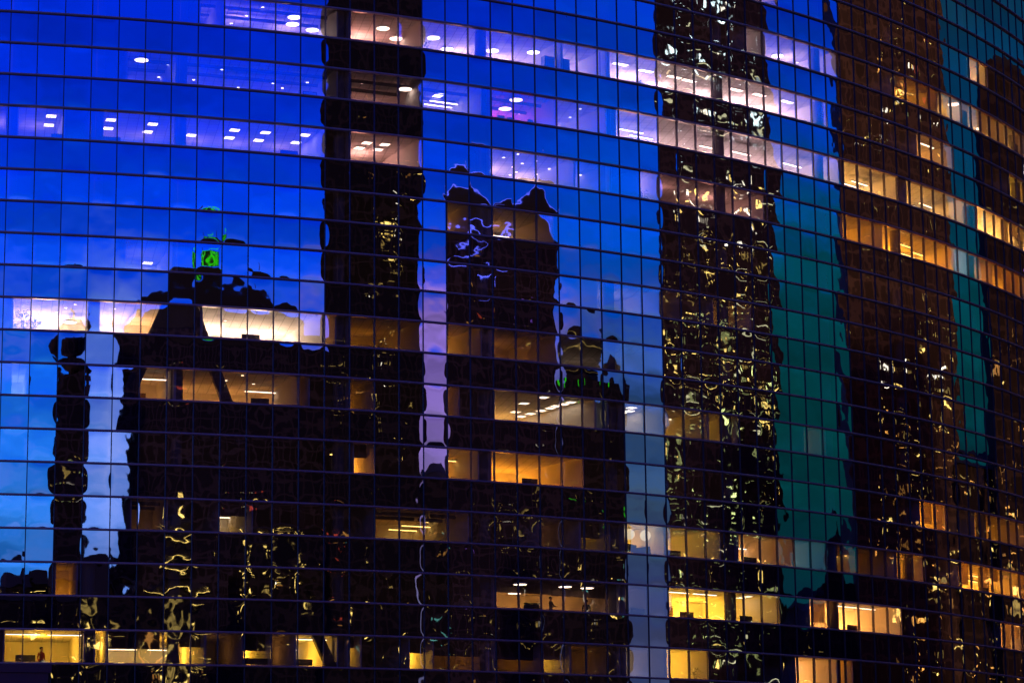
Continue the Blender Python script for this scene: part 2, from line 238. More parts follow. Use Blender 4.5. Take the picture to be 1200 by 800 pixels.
ROOMS = [
    (-5, 32.32, 34.20, 7, 'rose', 0.9, [('troffer', 35.79, 3.9)]),
    (-5, 49.06, 51.00, 5, 'gold', 2.27, []),
    (-3, 32.06, 33.24, 6, 'rose', 0.5, [('spot', 36.19, 5.15)]),
    (-3, 33.24, 37.90, 7, 'rose', 0.75, [('disc', 35.71, 2.53), ('spot', 38.03, 3.47)]),
    (-3, 42.02, 45.92, 5, 'amber', 0.45, [('spot', 45.38, 2.65)]),
    (-3, 45.92, 48.12, 7, 'gold', 2.52, [('disc', 47.68, 0.37)]),
    (-3, 48.12, 55.78, 6, 'gold', 1.01, [('disc', 52.25, 1.52)]),
    (-1, 7.10, 7.96, 7, 'rose', 0.06, []),
    (-1, 7.96, 12.50, 8, 'rose', 0.25, [('disc', 11.03, 1.51), ('disc', 11.22, 2.82), ('disc', 12.86, 3.52), ('spot', 9.05, 5.06), ('spot', 9.4, 3.31), ('spot', 9.73, 1.41)]),
    (-1, 13.02, 16.06, 8, 'pink', 0.89, [('disc', 14.77, 1.6), ('disc', 15.8, 3.17)]),
    (-1, 16.10, 22.36, 9, 'rose', 0.637, [('disc', 17.11, 2.07), ('disc', 18.27, 3.76), ('disc', 20.06, 2.8), ('disc', 21.67, 1.88)]),
    (-1, 22.36, 24.50, 7, 'rose', 0.761, []),
    (-1, 24.58, 30.54, 8, 'rose', 1.25, [('troffer', 24.54, 2.46), ('troffer', 26.19, 2.2), ('troffer', 27.7, 2.47), ('troffer', 29.26, 2.45), ('troffer', 30.92, 2.52)]),
    (-1, 30.98, 37.06, 8, 'rose', 1.67, [('troffer', 32.7, 2.17), ('troffer', 34.08, 2.01), ('troffer', 35.79, 1.92)]),
    (-1, 43.94, 47.16, 6, 'orange', 0.9, [('tube', 45.62, 0.92)]),
    (-1, 53.18, 56.36, 5, 'yellow', 1.26, []),
    (1, 4.36, 6.22, 8, 'rose', 0.018, [('disc', 4.93, 0.76), ('spot', 6.08, 5.22), ('spot', 6.17, 2.46)]),
    (1, 6.22, 12.50, 9, 'rose', 0.0288, [('disc', 5.92, 3.75), ('spot', 6.89, 5.25), ('spot', 7.18, 2.2), ('spot', 7.52, 5.17), ('spot', 8.3, 2.6), ('spot', 8.97, 2.27), ('spot', 9.52, 5.95), ('spot', 9.82, 2.02), ('spot', 10.72, 4.38), ('spot', 11.28, 4.08), ('spot', 11.51, 2.43), ('spot', 11.99, 3.5), ('spot', 12.44, 2.28)]),
    (1, 13.02, 15.98, 9, 'pink', 0.281, [('spot', 14.08, 2.45), ('spot', 14.69, 2.26), ('spot', 15.42, 1.98), ('disc', 15.66, 1.37)]),
    (1, 15.98, 18.60, 8, 'rose', 0.3, [('troffer', 17.62, 2.25), ('troffer', 17.6, 3.08), ('tube', 18.93, 3.31), ('tube', 18.79, 4.06)]),
    (1, 19.06, 21.98, 7, 'magenta', 0.413, [('disc', 20.31, 0.5), ('disc', 20.54, 2.53), ('spot', 22.82, 4.2)]),
    (1, 22.02, 24.46, 9, 'rose', 0.761, [('spot', 23.72, 1.38), ('spot', 24.06, 3.34)]),
    (1, 24.96, 30.46, 9, 'rose', 1.5, [('tube', 27.11, 2.99), ('tube', 28.06, 3.02)]),
    (1, 31.00, 37.82, 9, 'rose', 2.09, [('tube', 30.34, 3.12), ('tube', 33.35, 2.84), ('tube', 36.6, 2.71)]),
    (1, 38.10, 42.02, 9, 'gold', 7.77, [('tube', 41.55, 2.5), ('tube', 42.21, 2.48)]),
    (1, 42.90, 47.94, 9, 'gold', 6.99, [('tube', 46.98, 2.38), ('tube', 48.36, 1.77), ('tube', 49.52, 1.99)]),
    (1, 47.94, 49.40, 4, 'gold', 3.69, []),
    (1, 49.40, 56.04, 5, 'gold', 4.43, []),
    (3, -0.60, -0.02, 7, 'rose', 0.148, []),
    (3, 0.38, 2.04, 8, 'rose', 0.0741, [('troffer', 1.9, 2.07), ('troffer', 2.2, 4.03)]),
    (3, 3.04, 6.16, 9, 'rose', 0.0669, [('troffer', 3.92, 2.13), ('troffer', 3.97, 4.0), ('troffer', 5.57, 2.44), ('troffer', 5.55, 4.18)]),
    (3, 6.70, 12.00, 9, 'rose', 0.0936, [('troffer', 7.32, 4.23), ('troffer', 8.8, 2.37), ('troffer', 8.87, 4.12), ('troffer', 10.04, 2.34), ('troffer', 10.08, 4.13), ('troffer', 12.05, 2.06), ('troffer', 12.11, 3.87)]),
    (3, 13.02, 15.96, 8, 'pink', 0.703, [('troffer', 14.28, 2.39), ('troffer', 14.27, 3.66), ('troffer', 15.03, 2.33), ('troffer', 15.07, 3.58)]),
    (3, 19.00, 21.94, 9, 'rose', 0.525, [('spot', 20.22, 1.92), ('spot', 21.29, 3.61), ('spot', 21.36, 2.62), ('spot', 22.43, 4.59), ('spot', 21.65, 1.68), ('spot', 23.18, 4.43), ('spot', 20.48, 0.8)]),
    (3, 21.94, 22.88, 9, 'rose', 0.488, [('spot', 24.02, 4.45), ('spot', 23.82, 2.9)]),
    (3, 22.88, 24.56, 9, 'rose', 0.165, [('spot', 25.16, 3.17)]),
    (3, 26.02, 26.98, 5, 'rose', 0.6, []),
    (3, 27.06, 29.90, 6, 'pink', 0.224, []),
    (3, 29.90, 32.90, 6, 'pink', 0.36, [('spot', 32.3, 0.38)]),
    (3, 37.98, 40.80, 6, 'amber', 1.02, []),
    (3, 40.80, 46.90, 9, 'amber', 3.28, [('tube', 44.36, 1.94), ('tube', 47.44, 2.59), ('tube', 48.31, 2.26), ('tube', 49.96, 2.16)]),
    (3, 46.90, 48.12, 4, 'cool', 1.02, []),
    (3, 48.12, 50.72, 7, 'amber', 3.47, [('tube', 52.49, 1.67), ('tube', 54.03, 2.31)]),
    (3, 50.72, 54.82, 5, 'amber', 1.22, []),
    (5, 17.12, 18.08, 6, 'orange', 0.091, [('spot', 20.42, 5.4)]),
    (5, 19.04, 21.84, 8, 'orange', 0.14, [('tube', 21.3, 5.58), ('tube', 22.54, 5.37), ('tube', 23.68, 5.49)]),
    (7, 4.42, 6.32, 7, 'warm', 0.03, [('troffer', 5.88, 6.4)]),
    (7, 23.88, 24.96, 6, 'warm', 0.06, [('spot', 26.96, 5.4)]),
    (7, 24.96, 27.06, 6, 'warm', 0.078, [('spot', 28.7, 5.47)]),
    (7, 27.16, 28.08, 6, 'orange', 0.03, [('spot', 31.18, 5.4)]),
    (7, 29.84, 31.94, 6, 'orange', 0.096, []),  # dim room added in place of gold rings that are mostly reflection
    (9, 0.34, 3.08, 7, 'warm', 2, [('spot', 2.39, 2.71), ('spot', 2.68, 1.66), ('spot', 2.1, 4.02), ('disc', 2.68, 4.9)]),
    (9, 3.58, 5.00, 7, 'warm', 1.52, [('spot', 4.21, 2.36)]),
    (9, 5.00, 6.10, 7, 'orange', 0.96, []),
    (9, 6.30, 7.28, 7, 'orange', 0.8, []),
    (9, 7.28, 11.98, 9, 'warm', 2.24, [('spot', 8.77, 4.06)]),
    (9, 11.98, 12.46, 5, 'orange', 1.44, []),
    (9, 13.04, 15.94, 6, 'amber', 0.066, []),
    (9, 17.04, 18.52, 6, 'amber', 0.193, [('disc', 19.52, 5.4)]),
    (9, 19.00, 21.98, 6, 'amber', 0.0605, []),
    (9, 21.98, 27.04, 8, 'warm', 0.02, []),
    (11, -0.04, 0.96, 7, 'cool', 0.144, []),
    (11, 5.04, 6.32, 6, 'orange', 0.176, [('tube', 5.99, 2.45)]),
    (11, 6.32, 11.00, 8, 'orange', 0.208, [('tube', 10.74, 4.74), ('spot', 8.7, 3.27), ('spot', 9.05, 1.41), ('spot', 9.91, 3.88)]),
    (11, 11.00, 11.42, 4, 'amber', 0.096, []),
    (11, 13.04, 14.04, 5, 'amber', 0.08, []),
    (11, 17.04, 17.54, 4, 'amber', 0.4, []),
    (11, 19.08, 23.70, 10, 'gold', 0.343, [('troffer', 21.75, 3.75), ('troffer', 21.75, 1.38), ('troffer', 23.23, 3.59), ('troffer', 23.47, 2.0), ('troffer', 24.55, 2.46), ('troffer', 22.5, 6.65), ('troffer', 24.13, 7.88), ('troffer', 24.61, 6.74), ('troffer', 24.42, 5.44), ('troffer', 24.58, 3.86)]),
    (11, 23.70, 24.28, 5, 'cool', 0.193, []),
    (11, 25.06, 26.98, 9, 'warm', 0.506, [('troffer', 26.18, 1.71), ('troffer', 27.41, 2.74), ('troffer', 27.15, 1.88)]),
    (11, 27.06, 29.40, 8, 'yellow', 0.56, [('spot', 29.54, 3.74), ('spot', 30.93, 4.28)]),
    (11, 29.40, 31.08, 6, 'yellow', 0.24, []),
    (11, 34.96, 36.32, 5, 'pink', 0.096, []),
    (13, 13.22, 14.00, 4, 'amber', 0.77, [('tube', 15.09, 3.4)]),
    (13, 17.02, 18.36, 7, 'amber', 0.69, [('tube', 18.59, 3.11)]),
    (13, 18.94, 23.02, 8, 'amber', 0.862, [('spot', 22.93, 7.55), ('spot', 24.26, 7.4), ('spot', 23.66, 7.4)]),
    (13, 42.96, 45.02, 4, 'amber', 2.8, []),
    (13, 47.74, 53.28, 5, 'amber', 0.264, []),
    (15, 4.80, 6.08, 5, 'orange', 0.018, []),
    (15, 8.04, 9.26, 6, 'yellow', 0.066, [('tube', 9.97, 5.4)]),
    (15, 14.04, 16.64, 8, 'amber', 0.039, [('spot', 16.3, 5.24), ('spot', 16.51, 4.28)]),
    (15, 16.64, 17.90, 8, 'amber', 0.054, [('tube', 18.26, 5.45), ('tube', 19.7, 7.4), ('spot', 19.13, 4.74), ('spot', 17.82, 5.16)]),
    (15, 21.06, 22.88, 8, 'orange', 0.042, [('spot', 25.56, 7.31)]),
    (15, 22.88, 24.26, 8, 'yellow', 0.4, [('spot', 25.52, 6.37), ('spot', 25.88, 6.55)]),
    (15, 25.00, 26.94, 8, 'yellow', 2.8, []),
    (15, 27.02, 29.88, 9, 'yellow', 1.7, [('tube', 31.04, 5.73), ('tube', 35.64, 8.4)]),
    (15, 30.90, 34.06, 7, 'orange', 0.685, [('tube', 34.9, 4.39)]),
    (15, 34.06, 36.08, 7, 'cool', 0.203, []),
    (15, 36.74, 40.76, 8, 'amber', 0.104, [('spot', 41.12, 4.05), ('spot', 43.33, 4.28), ('spot', 44.99, 3.9)]),
    (15, 41.00, 42.98, 5, 'amber', 1.4, []),
    (15, 46.02, 52.98, 6, 'amber', 1.86, [('tube', 50.53, 2.43), ('tube', 52.97, 3.97), ('tube', 53.34, 2.31), ('tube', 56.5, 4.49)]),
    (17, 2.12, 2.86, 5, 'amber', 0.12, []),
    (17, 19.04, 21.98, 9, 'orange', 0.192, [('disc', 20.25, 0.5), ('disc', 23.02, 5.0)]),
    (17, 21.98, 24.68, 9, 'orange', 0.168, [('disc', 21.84, 0.5), ('disc', 23.3, 0.5)]),
    (17, 24.98, 26.86, 8, 'warm', 0.0924, []),
    (17, 27.04, 29.98, 7, 'yellow', 1.44, [('tube', 27.31, 0.5), ('tube', 29.16, 0.5)]),
    (17, 29.98, 32.98, 7, 'yellow', 1.64, [('troffer', 32.49, 2.04), ('troffer', 33.6, 1.49)]),
    (17, 34.98, 36.54, 6, 'orange', 1.94, [('troffer', 36.96, 2.25)]),
    (17, 36.94, 39.60, 6, 'orange', 1.74, [('tube', 37.33, 0.5), ('tube', 38.96, 0.5)]),
    (17, 39.60, 41.04, 6, 'orange', 2.57, []),
    (17, 49.92, 52.08, 4, 'orange', 2.09, []),
    (19, 0.36, 3.16, 9, 'yellow', 1.38, [('tube', 1.02, 0.58), ('tube', 2.7, 0.78)]),
    (19, 3.58, 4.00, 4, 'yellow', 1.38, []),
    (19, 4.00, 6.02, 10, 'yellow', 1.13, [('tube', 5.39, 9.4), ('tube', 5.89, 9.48), ('tube', 6.51, 8.14), ('tube', 7.47, 9.4)]),
    (19, 6.74, 7.56, 10, 'yellow', 0.875, [('tube', 8.95, 9.4)]),
    (19, 7.58, 8.94, 7, 'orange', 0.03, []),
    (19, 8.98, 10.00, 10, 'yellow', 0.938, [('tube', 11.37, 8.95)]),
    (19, 10.04, 10.90, 7, 'orange', 0.054, []),
    (19, 10.98, 12.56, 8, 'yellow', 1.25, [('tube', 11.53, 0.67), ('tube', 13.13, 7.4)]),
    (19, 13.02, 13.48, 6, 'yellow', 1.12, []),
    (19, 15.46, 16.40, 6, 'yellow', 1.06, []),
    (19, 16.44, 18.72, 6, 'amber', 0.06, []),
    (19, 19.02, 21.10, 7, 'amber', 0.06, []),
    (19, 21.14, 22.34, 8, 'yellow', 0.875, [('tube', 28.47, 7.4)]),
    (19, 22.36, 24.64, 7, 'amber', 0.03, []),
    (19, 24.96, 26.80, 7, 'warm', 0.0858, []),
    (19, 26.96, 29.08, 6, 'yellow', 1.46, []),
    (19, 34.00, 36.58, 7, 'orange', 1.55, [('troffer', 37.83, 4.54), ('troffer', 37.84, 3.67)]),
    (19, 36.58, 37.58, 4, 'amber', 0.812, []),
]
# ------------------------------------------------------------------ ground, road, pavement
mb = MB(); mb.box((0, 0, -0.15), (8000, 8000, 0.3)); tag(mb.build('ground', M['paving']), kind='structure')
mb = MB(); mb.box((60, 96, 0.002), (900, 16, 0.004)); tag(mb.build('road', M['asphalt']), kind='structure')
mb = MB()
for i in range(-40, 60): mb.box((60+i*7.0, 96, 0.006), (3.0, 0.14, 0.004))
for s in (-7.4, 7.4): mb.box((60, 96+s, 0.006), (900, 0.12, 0.004))
tag(mb.build('road_markings', M['paint']), kind='structure')
mb = MB(); mb.box((60, 112, 0.065), (900, 16, 0.13)); mb.box((60, 80, 0.065), (900, 16, 0.13)); tag(mb.build('pavement', M['paving']), kind='structure')

# ------------------------------------------------------------------ the curved tower
root = empty('office_tower', (0, 0, 0)); tag(root, 'curved dark mirror-glass office tower filling the whole view at dusk', 'office tower')
# panes: every pane is bowed a little by the gas in it, each in its own way
NV = 12
def pane_shape(n, gain=1.0):
    u = np.linspace(-1, 1, n); U, V = np.meshgrid(u, u)
    A = float(rng.choice([1, 1, 1, 1, -0.7]))*rng.uniform(0.0008, 0.0058)*gain; p, q = rng.choice([2, 2, 4, 4, 6]), rng.choice([2, 4, 4, 6])
    f = A*(1-np.abs(U)**p)*(1-np.abs(V)**q)
    f = f+rng.normal(0, 0.0003)*gain*U*V
    f = f+rng.normal(0, 0.0016)*U+rng.normal(0, 0.0011)*V
    for _ in range(2):
        cx, cyy, s = rng.uniform(-.9, .9), rng.uniform(-.9, .9), rng.uniform(.25, .5)
        f = f+rng.normal(0, 0.0009)*gain*np.exp(-((U-cx)**2+(V-cyy)**2)/(2*s*s))
    return f
def pane_verts(f):
    n = f.shape[0]; w = R*DA*0.5*0.985; x = np.linspace(-w, w, n); z = np.linspace(0.05, H-0.05, n)
    X, Z = np.meshgrid(x, z); return np.stack([X, -(R*math.cos(DA/2)+f), Z], -1).reshape(-1, 3)
def grid_faces(n): return [(r*n+c, r*n+c+1, (r+1)*n+c+1, (r+1)*n+c) for r in range(n-1) for c in range(n-1)]
GF = np.array(grid_faces(NV))
def mesh_from(name, V, F, m):
    me = bpy.data.meshes.new(name); me.vertices.add(len(V)); me.vertices.foreach_set('co', np.asarray(V, np.float32).ravel())
    me.loops.add(F.size); me.loops.foreach_set('vertex_index', F.ravel().astype(np.int32)); me.polygons.add(len(F))
    me.polygons.foreach_set('loop_start', np.arange(0, F.size, 4, dtype=np.int32)); me.polygons.foreach_set('loop_total', np.full(len(F), 4, np.int32))
    me.polygons.foreach_set('use_smooth', np.ones(len(F), bool)); me.materials.append(m); me.update(); me.validate(); return me
variants = {}
for kind in ('vision', 'spandrel'):
    variants[kind] = [mesh_from(kind+'_pane', pane_verts(pane_shape(NV, 1.0 if kind == 'vision' else 1.15)), GF, M[kind]) for _ in range(24)]
lit = {}
for k, ja, jb, dp, colr, pw, L in ROOMS:
    for j in range(math.floor(ja), math.ceil(jb)):
        if min(j+1, jb)-max(j, ja) > 0.35 and pw > 0.2: lit[(k, j)] = True
def seen(j, k):
    q = Vector(pt(j+.5, R, zk(k)-H/2-CAM_H+CAM_H))-Vector((0, 0, CAM_H)); a = PH0+(j+.5)*DA
    c = -(q.x*math.sin(a)-q.y*math.cos(a))
    if c <= 0: return 0.0, False
    X = 600+3190.6*q.dot(rt)/q.dot(fw); Y = 400-3190.6*q.dot(up)/q.dot(fw)
    return c/q.length**3, (-12 < X < 1212 and -14 < Y < 814)
cells = {'lit_window': [], 'dark_window': [], 'spandrel_panel': []}; rest = {'lit_window': [], 'dark_window': [], 'spandrel_panel': []}
for k in range(K0, K1):
    for j in range(J0, J1):
        nm = 'spandrel_panel' if k % 2 == 0 else ('lit_window' if lit.get((k, j)) else 'dark_window')
        a, ins = seen(j, k)
        (cells if ins else rest)[nm].append((a, k, j))
for nm in cells:
    cells[nm].sort(reverse=True); kind = 'spandrel' if nm == 'spandrel_panel' else 'vision'
    for a, k, j in cells[nm][:100]:
        o = bpy.data.objects.new(nm, variants[kind][rng.integers(24)]); COL.objects.link(o); o.parent = root
        o.location = (0, D, zk(k+1)); o.rotation_euler = (0, 0, PH0+(j+.5)*DA)
    Vs, Fs, b = [], [], 0
    for dense, lst in ((True, cells[nm][100:]), (False, rest[nm])):
        n = NV if dense else 3
        gf = GF if dense else np.array(grid_faces(3))
        for a, k, j in lst:
            v = pane_verts(pane_shape(n, 1.0 if kind == 'vision' else 1.15)); an = PH0+(j+.5)*DA; ca, sa = math.cos(an), math.sin(an)
            Vs.append(np.stack([v[:, 0]*ca-v[:, 1]*sa, D+v[:, 0]*sa+v[:, 1]*ca, v[:, 2]+zk(k+1)], -1)); Fs.append(gf+b); b += len(v)
    if Vs: tag(link(nm, mesh_from(nm, np.concatenate(Vs), np.concatenate(Fs), M[kind]), root), kind='stuff')
# transoms and mullions
for k in range(K0, K1+1):
    mb = MB(); arc(mb, J0, J1, R+0.11, R-0.16, zk(k)-0.052, zk(k)+0.052); arc(mb, J0, J1, R+0.16, R+0.112, zk(k)-0.02, zk(k)+0.05)
    mb.build('transom', M['alu'], root)
for j in range(J0, J1+1):
    mb = MB(); w = 0.026/(R*DA); arc(mb, j-w, j+w, R+0.05, R-0.13, zk(K1), zk(K0), 9); mb.build('mullion', M['alu_dark'], root)
# slabs, core, pillars, ends, roof, plinth
for k in range(K0-1, K1+1):
    if k % 2 == 0 and k > K0-1:
        mb = MB(); arc(mb, J0, J1, R-0.2, R-16, zk(k)-1.04, zk(k)-0.08-H*0+0.0-0.0, 2); mb.build('floor_slab', M['core'], root)
mb = MB(); arc(mb, J0, J1, R-15.9, R-16.6, 0.0, zk(K0), 2); mb.build('core_wall', M['core'], root)
mb = MB(); arc(mb, J0-0.25, J0-0.01, R, R-16.5, 0, zk(K0)+1.2); arc(mb, J1+0.01, J1+0.25, R, R-16.5, 0, zk(K0)+1.2); mb.build('end_wall', M['granite'], root)
mb = MB(); arc(mb, J0, J1, R-0.3, R-16.6, zk(K0)+0.07, zk(K0)+0.5, 2); arc(mb, J0, J1, R+0.1, R-0.29, zk(K0)+0.07, zk(K0)+1.3, 1); mb.build('roof', M['conc'], root)
mb = MB(); arc(mb, J0, J1, R+0.12, R-0.3, 0, zk(K1)-0.07, 1); mb.build('plinth', M['granite'], root)
PILL = [-5.8, 0.16, 3.32, 6.46, 12.74, 18.83, 24.72, 30.76, 36.95, 42.46, 49.2, 55.3, 61.4]
for j in PILL:
    mb = MB(); x, y, z = pt(j, R-0.85, 0); mb.lathe((x, y, 0.02), [(0.36, 0), (0.36, zk(K0)-0.3)], 16); mb.build('pillar', M['conc'], root, True)
def beam(j0, z0, j1, z1, r, w, t):
    a, b = Vector(pt(j0, r, z0)), Vector(pt(j1, r, z1)); d = (b-a).normalized(); n = Vector((math.sin(PH0+j0*DA), -math.cos(PH0+j0*DA), 0)); s = d.cross(n).normalized()*w/2; n = n*t/2
    mb = MB(); mb.hexa([a-s-n, a+s-n, a+s+n, a-s+n, b-s-n, b+s-n, b+s+n, b-s+n]); mb.build('brace', M['steel'], root)
beam(6.25, zk(8.6), 3.3, zk(14.4), R-0.45, 0.75, 0.4); beam(6.75, zk(8.6), 8.9, zk(13.2), R-0.45, 0.62, 0.4); beam(11.35, zk(18.2), 13.3, zk(21.5), R-0.45, 0.6, 0.4)
mb = MB(); arc(mb, 5.75, 7.1, R-0.35, R-0.75, zk(10.6), zk(8.7)); mb.build('brace_node', M['steel'], root)
# granite ledge at the lower left
mb = MB(); arc(mb, -9, 2.0, R+0.75, R+0.165, zk(20.06)-0.45, zk(20.06)); arc(mb, -9, 1.9, R+0.6, R+0.16, zk(21.9), zk(20.06)-0.46); mb.build('ledge', M['granite'], root)

# ------------------------------------------------------------------ lit rooms
by_row = {}
for q in ROOMS: by_row.setdefault(q[0], []).append(q)
for lst in by_row.values(): lst.sort(key=lambda q: q[1])
def room_light(j, dep, z, colr, e):
    l = bpy.data.lights.new('room_light', 'POINT'); l.energy = e; l.color = LCOL[colr]; l.shadow_soft_size = 0.3
    o = bpy.data.objects.new('room_light', l); COL.objects.link(o); o.location = pt(j, R-dep, z)
_b = bpy.data.materials.new('blind_fabric'); _b.use_nodes = True; _t = _b.node_tree; _t.nodes.clear()
_o = _t.nodes.new('ShaderNodeOutputMaterial'); _m = _t.nodes.new('ShaderNodeMixShader'); _d = _t.nodes.new('ShaderNodeBsdfDiffuse'); _l = _t.nodes.new('ShaderNodeBsdfTranslucent')
_d.inputs[0].default_value = (0.6, 0.55, 0.45, 1); _l.inputs[0].default_value = (0.75, 0.66, 0.5, 1); _m.inputs[0].default_value = 0.75
_t.links.new(_d.outputs[0], _m.inputs[1]); _t.links.new(_l.outputs[0], _m.inputs[2]); _t.links.new(_m.outputs[0], _o.inputs[0]); M['blind'] = _b
DARK_TOP = {(13, 13.22): 1.2, (15, 8.04): 1.2, (15, 22.88): 1.0, (17, 19.04): 1.15, (17, 21.98): 1.1, (19, 4.0): 1.0, (19, 6.74): 1.15, (19, 8.98): 1.0, (19, 13.02): 1.3, (19, 15.46): 1.1, (19, 16.44): 1.0, (19, 19.02): 0.9, (19, 21.14): 1.0}
BLIND = [(-3, 42.02), (-3, 48.12), (1, 49.4), (3, 50.72), (13, 42.96), (15, 46.02), (17, 34.98), (17, 36.94), (17, 49.92)]
EN = 340.0; LOWLIT = (1, 9, 11, 13, 15, 17)
for k, lst in by_row.items():
    zc, zf = zk(k)+0.10, zk(k+1)-0.74
    for i, (k_, ja, jb, dp, colr, pw, L) in enumerate(lst):
        nx = lst[i+1] if i+1 < len(lst) else None; pv = lst[i-1] if i else None
        def opened(a, b): return b is not None and a is not None and b[1]-a[2] < 0.75 and max(a[5], b[5])/min(a[5], b[5]) < 1.7 and 'magenta' not in (a[4], b[4]) and a[3] == b[3]
        rm = empty('office_room', (0, 0, 0)); rm.parent = root
        jr = jb if not opened(lst[i], nx) else nx[1]
        wallm = M['mag'] if colr == 'magenta' else M['wall']
        mb = MB(); arc(mb, ja-0.03, jr+0.03, R-0.26, R-dp-0.1, zc, zc+0.07); mb.build('ceiling', M['ceil'], rm)
        mb = MB(); arc(mb, ja-0.03, jr+0.03, R-0.26, R-dp-0.1, zf-0.07, zf); mb.build('floor', M['carpet'], rm)
        mb = MB(); arc(mb, ja-0.03, jr+0.03, R-dp, R-dp-0.09, zf+0.002, zc-0.002); mb.build('back_wall', M['wood'] if (k == 19 and ja > 34) else wallm, rm)
        if (k, round(ja, 2)) in DARK_TOP:  # dark sheet added in place of the unlit upper part of the near room
            mb = MB(); arc(mb, ja+0.01, jb-0.01, R-1.3, R-1.42, zk(k+1)+DARK_TOP[(k, round(ja, 2))], zc-0.003); mb.build('dark_panel', M['dark_panel'], rm)
        t = ja+0.25; nd = 0
        while t < jb-1.0 and pw > 0.1:      # doors, shelves and boards along the back wall
            ww = random.choice([0.55, 0.6, 0.9, 1.4]); hh = random.choice([2.05, 2.05, 1.3, 2.3]); what = random.choice(['door', 'wall_panel', 'wall_panel', None, None])
            if what and t+ww < jb-0.2:
                mb = MB(); z0_ = zf+0.004 if what == 'door' or hh > 2 else zf+0.9
                arc(mb, t, t+ww, R-dp+0.05, R-dp+0.004, z0_, min(z0_+hh, zc-0.1), 0.5); mb.build(what, random.choice([M['wood'], M['grey'], M['bluebox'], M['conc'], M['paper'], M['dark_panel']]), rm)
            t += ww+random.uniform(0.4, 2.2)
        if k in (1, -1) or (k == 15 and ja < 20):       # services under an open ceiling
            for d_ in (1.6, 3.4):
                if pw < 0.6: mb = MB(); mb.tube([pt(ja+0.1+(jb-ja-0.2)*i_/8, R-d_, zc-0.22) for i_ in range(9)], 0.11, 8); mb.build('duct', M['conc'], rm, True)
        if (k, round(ja, 2)) in BLIND:
            for j_ in range(math.ceil(ja-0.3), math.floor(jb+0.3)):
                if random.random() < 0.55:
                    a_, b_ = max(j_+0.06, ja+0.02), min(j_+0.94, jb-0.02)
                    if b_-a_ > 0.3: mb = MB(); arc(mb, a_, b_, R-0.22, R-0.232, zk(k)-random.choice([0.5, 0.9, 1.5, 1.85, 1.85]), zc-0.01); mb.build('blind', M['blind'], rm)
        w = 0.045
        if not opened(pv, lst[i]): mb = MB(); arc(mb, ja-w, ja, R-0.2, R-dp+0.002, zf+0.002, zc-0.002); mb.build('partition', wallm, rm)
        if not opened(lst[i], nx): mb = MB(); arc(mb, jb, jb+w, R-0.2, R-dp+0.002, zf+0.002, zc-0.002); mb.build('partition', wallm, rm)
        wid = (jb-ja)*R*DA; n = max(1, round(wid/3.2))
        for q in range(n): room_light(ja+(jb-ja)*(q+.5)/n, dp*((0.78 if k in LOWLIT else 0.5)+0.12*random.random()), zc-(1.55 if k in LOWLIT else 0.95), colr, EN*pw*(1.75 if k in LOWLIT else 1.0)*(wid/n/3.2)**0.7*(dp/8.0))

# ------------------------------------------------------------------ lamps inside
ROWNAME = {-5: 'highest lit storey at top edge', -3: 'short lit storey at upper right', -1: 'long pink lit storey at top', 1: 'second long lit storey from top', 3: 'third lit storey from top', 5: 'dim storey under the neon roof', 7: 'nearly dark storey above white cove', 9: 'white glowing storey at left',
           11: 'storey below the white glowing one', 13: 'amber storey in the middle', 15: 'storey with the globe lamps', 17: 'storey above the lowest lit one', 19: 'lowest lit storey'}
def disc_lamp(c):
    r = empty('pendant_lamp', (0, 0, 0))
    mb = MB(); mb.lathe((0, 0, 0), [(0.40, 0), (0.40, 0.05)], 20); mb.build('diffuser', M['lamp_'+c], r)
    mb = MB(); mb.lathe((0, 0, 0), [(0.43, 0.02), (0.43, 0.10), (0.2, 0.14)], 20); mb.build('shade', M['white'], r)
    mb = MB(); mb.tube([(0, 0, 0.13), (0, 0, 0.44)], 0.012, 5); mb.build('stem', M['grey'], r); return r
def panel_lamp(c):
    r = empty('ceiling_panel_light', (0, 0, 0))
    mb = MB(); mb.box((0, 0, -0.02), (0.56, 0.56, 0.03)); mb.build('diffuser', M['lamp_'+c], r)
    mb = MB()
    for s in (-1, 1): mb.box((s*0.302, 0, -0.022), (0.04, 0.64, 0.035)); mb.box((0, s*0.302, -0.022), (0.562, 0.04, 0.035))
    mb.build('frame', M['white'], r); return r
def tube_lamp(c):
    r = empty('tube_light', (0, 0, 0))
    mb = MB(); mb.box((0, 0, 0), (1.9, 0.13, 0.04)); mb.build('tube', M['lamp_'+c], r)
    mb = MB(); mb.box((0, 0, 0.05), (1.96, 0.17, 0.05)); mb.build('housing', M['grey'], r)
    for s in (-1, 1): mb = MB(); mb.tube([(s*0.7, 0, 0.07), (s*0.7, 0, 0.34)], 0.008, 4); mb.build('cable', M['grey'], r)
    return r
def spot_lamp(c):
    r = empty('spotlight', (0, 0, 0))
    mb = MB(); mb.lathe((0, 0, -0.03), [(0.085, 0), (0.085, 0.02)], 12); mb.build('lens', M['lamp_'+c], r)
    mb = MB(); mb.lathe((0, 0, -0.012), [(0.11, 0), (0.11, 0.045)], 12); mb.build('housing', M['white'], r); return r
def globe_lamp(c):
    r = empty('globe_lamp', (0, 0, 0))
    mb = MB(); mb.lathe((0, 0, -0.34), [(0.02, 0)]+[(0.34*math.sin(math.pi*i/10), 0.34-0.34*math.cos(math.pi*i/10)) for i in range(1, 10)]+[(0.02, 0.68)], 18); mb.build('globe', M['lamp_globe'], r, True)
    mb = MB(); mb.tube([(0, 0, 0.34), (0, 0, 0.5)], 0.02, 6); mb.build('stem', M['grey'], r); return r
M['ledge_glow'] = emis('ledge_glow', (0.9, 0.85, 0.5), 1.6)
M['lamp_globe'] = emis('globe_glow', (1, 0.82, 0.55), 1.6)
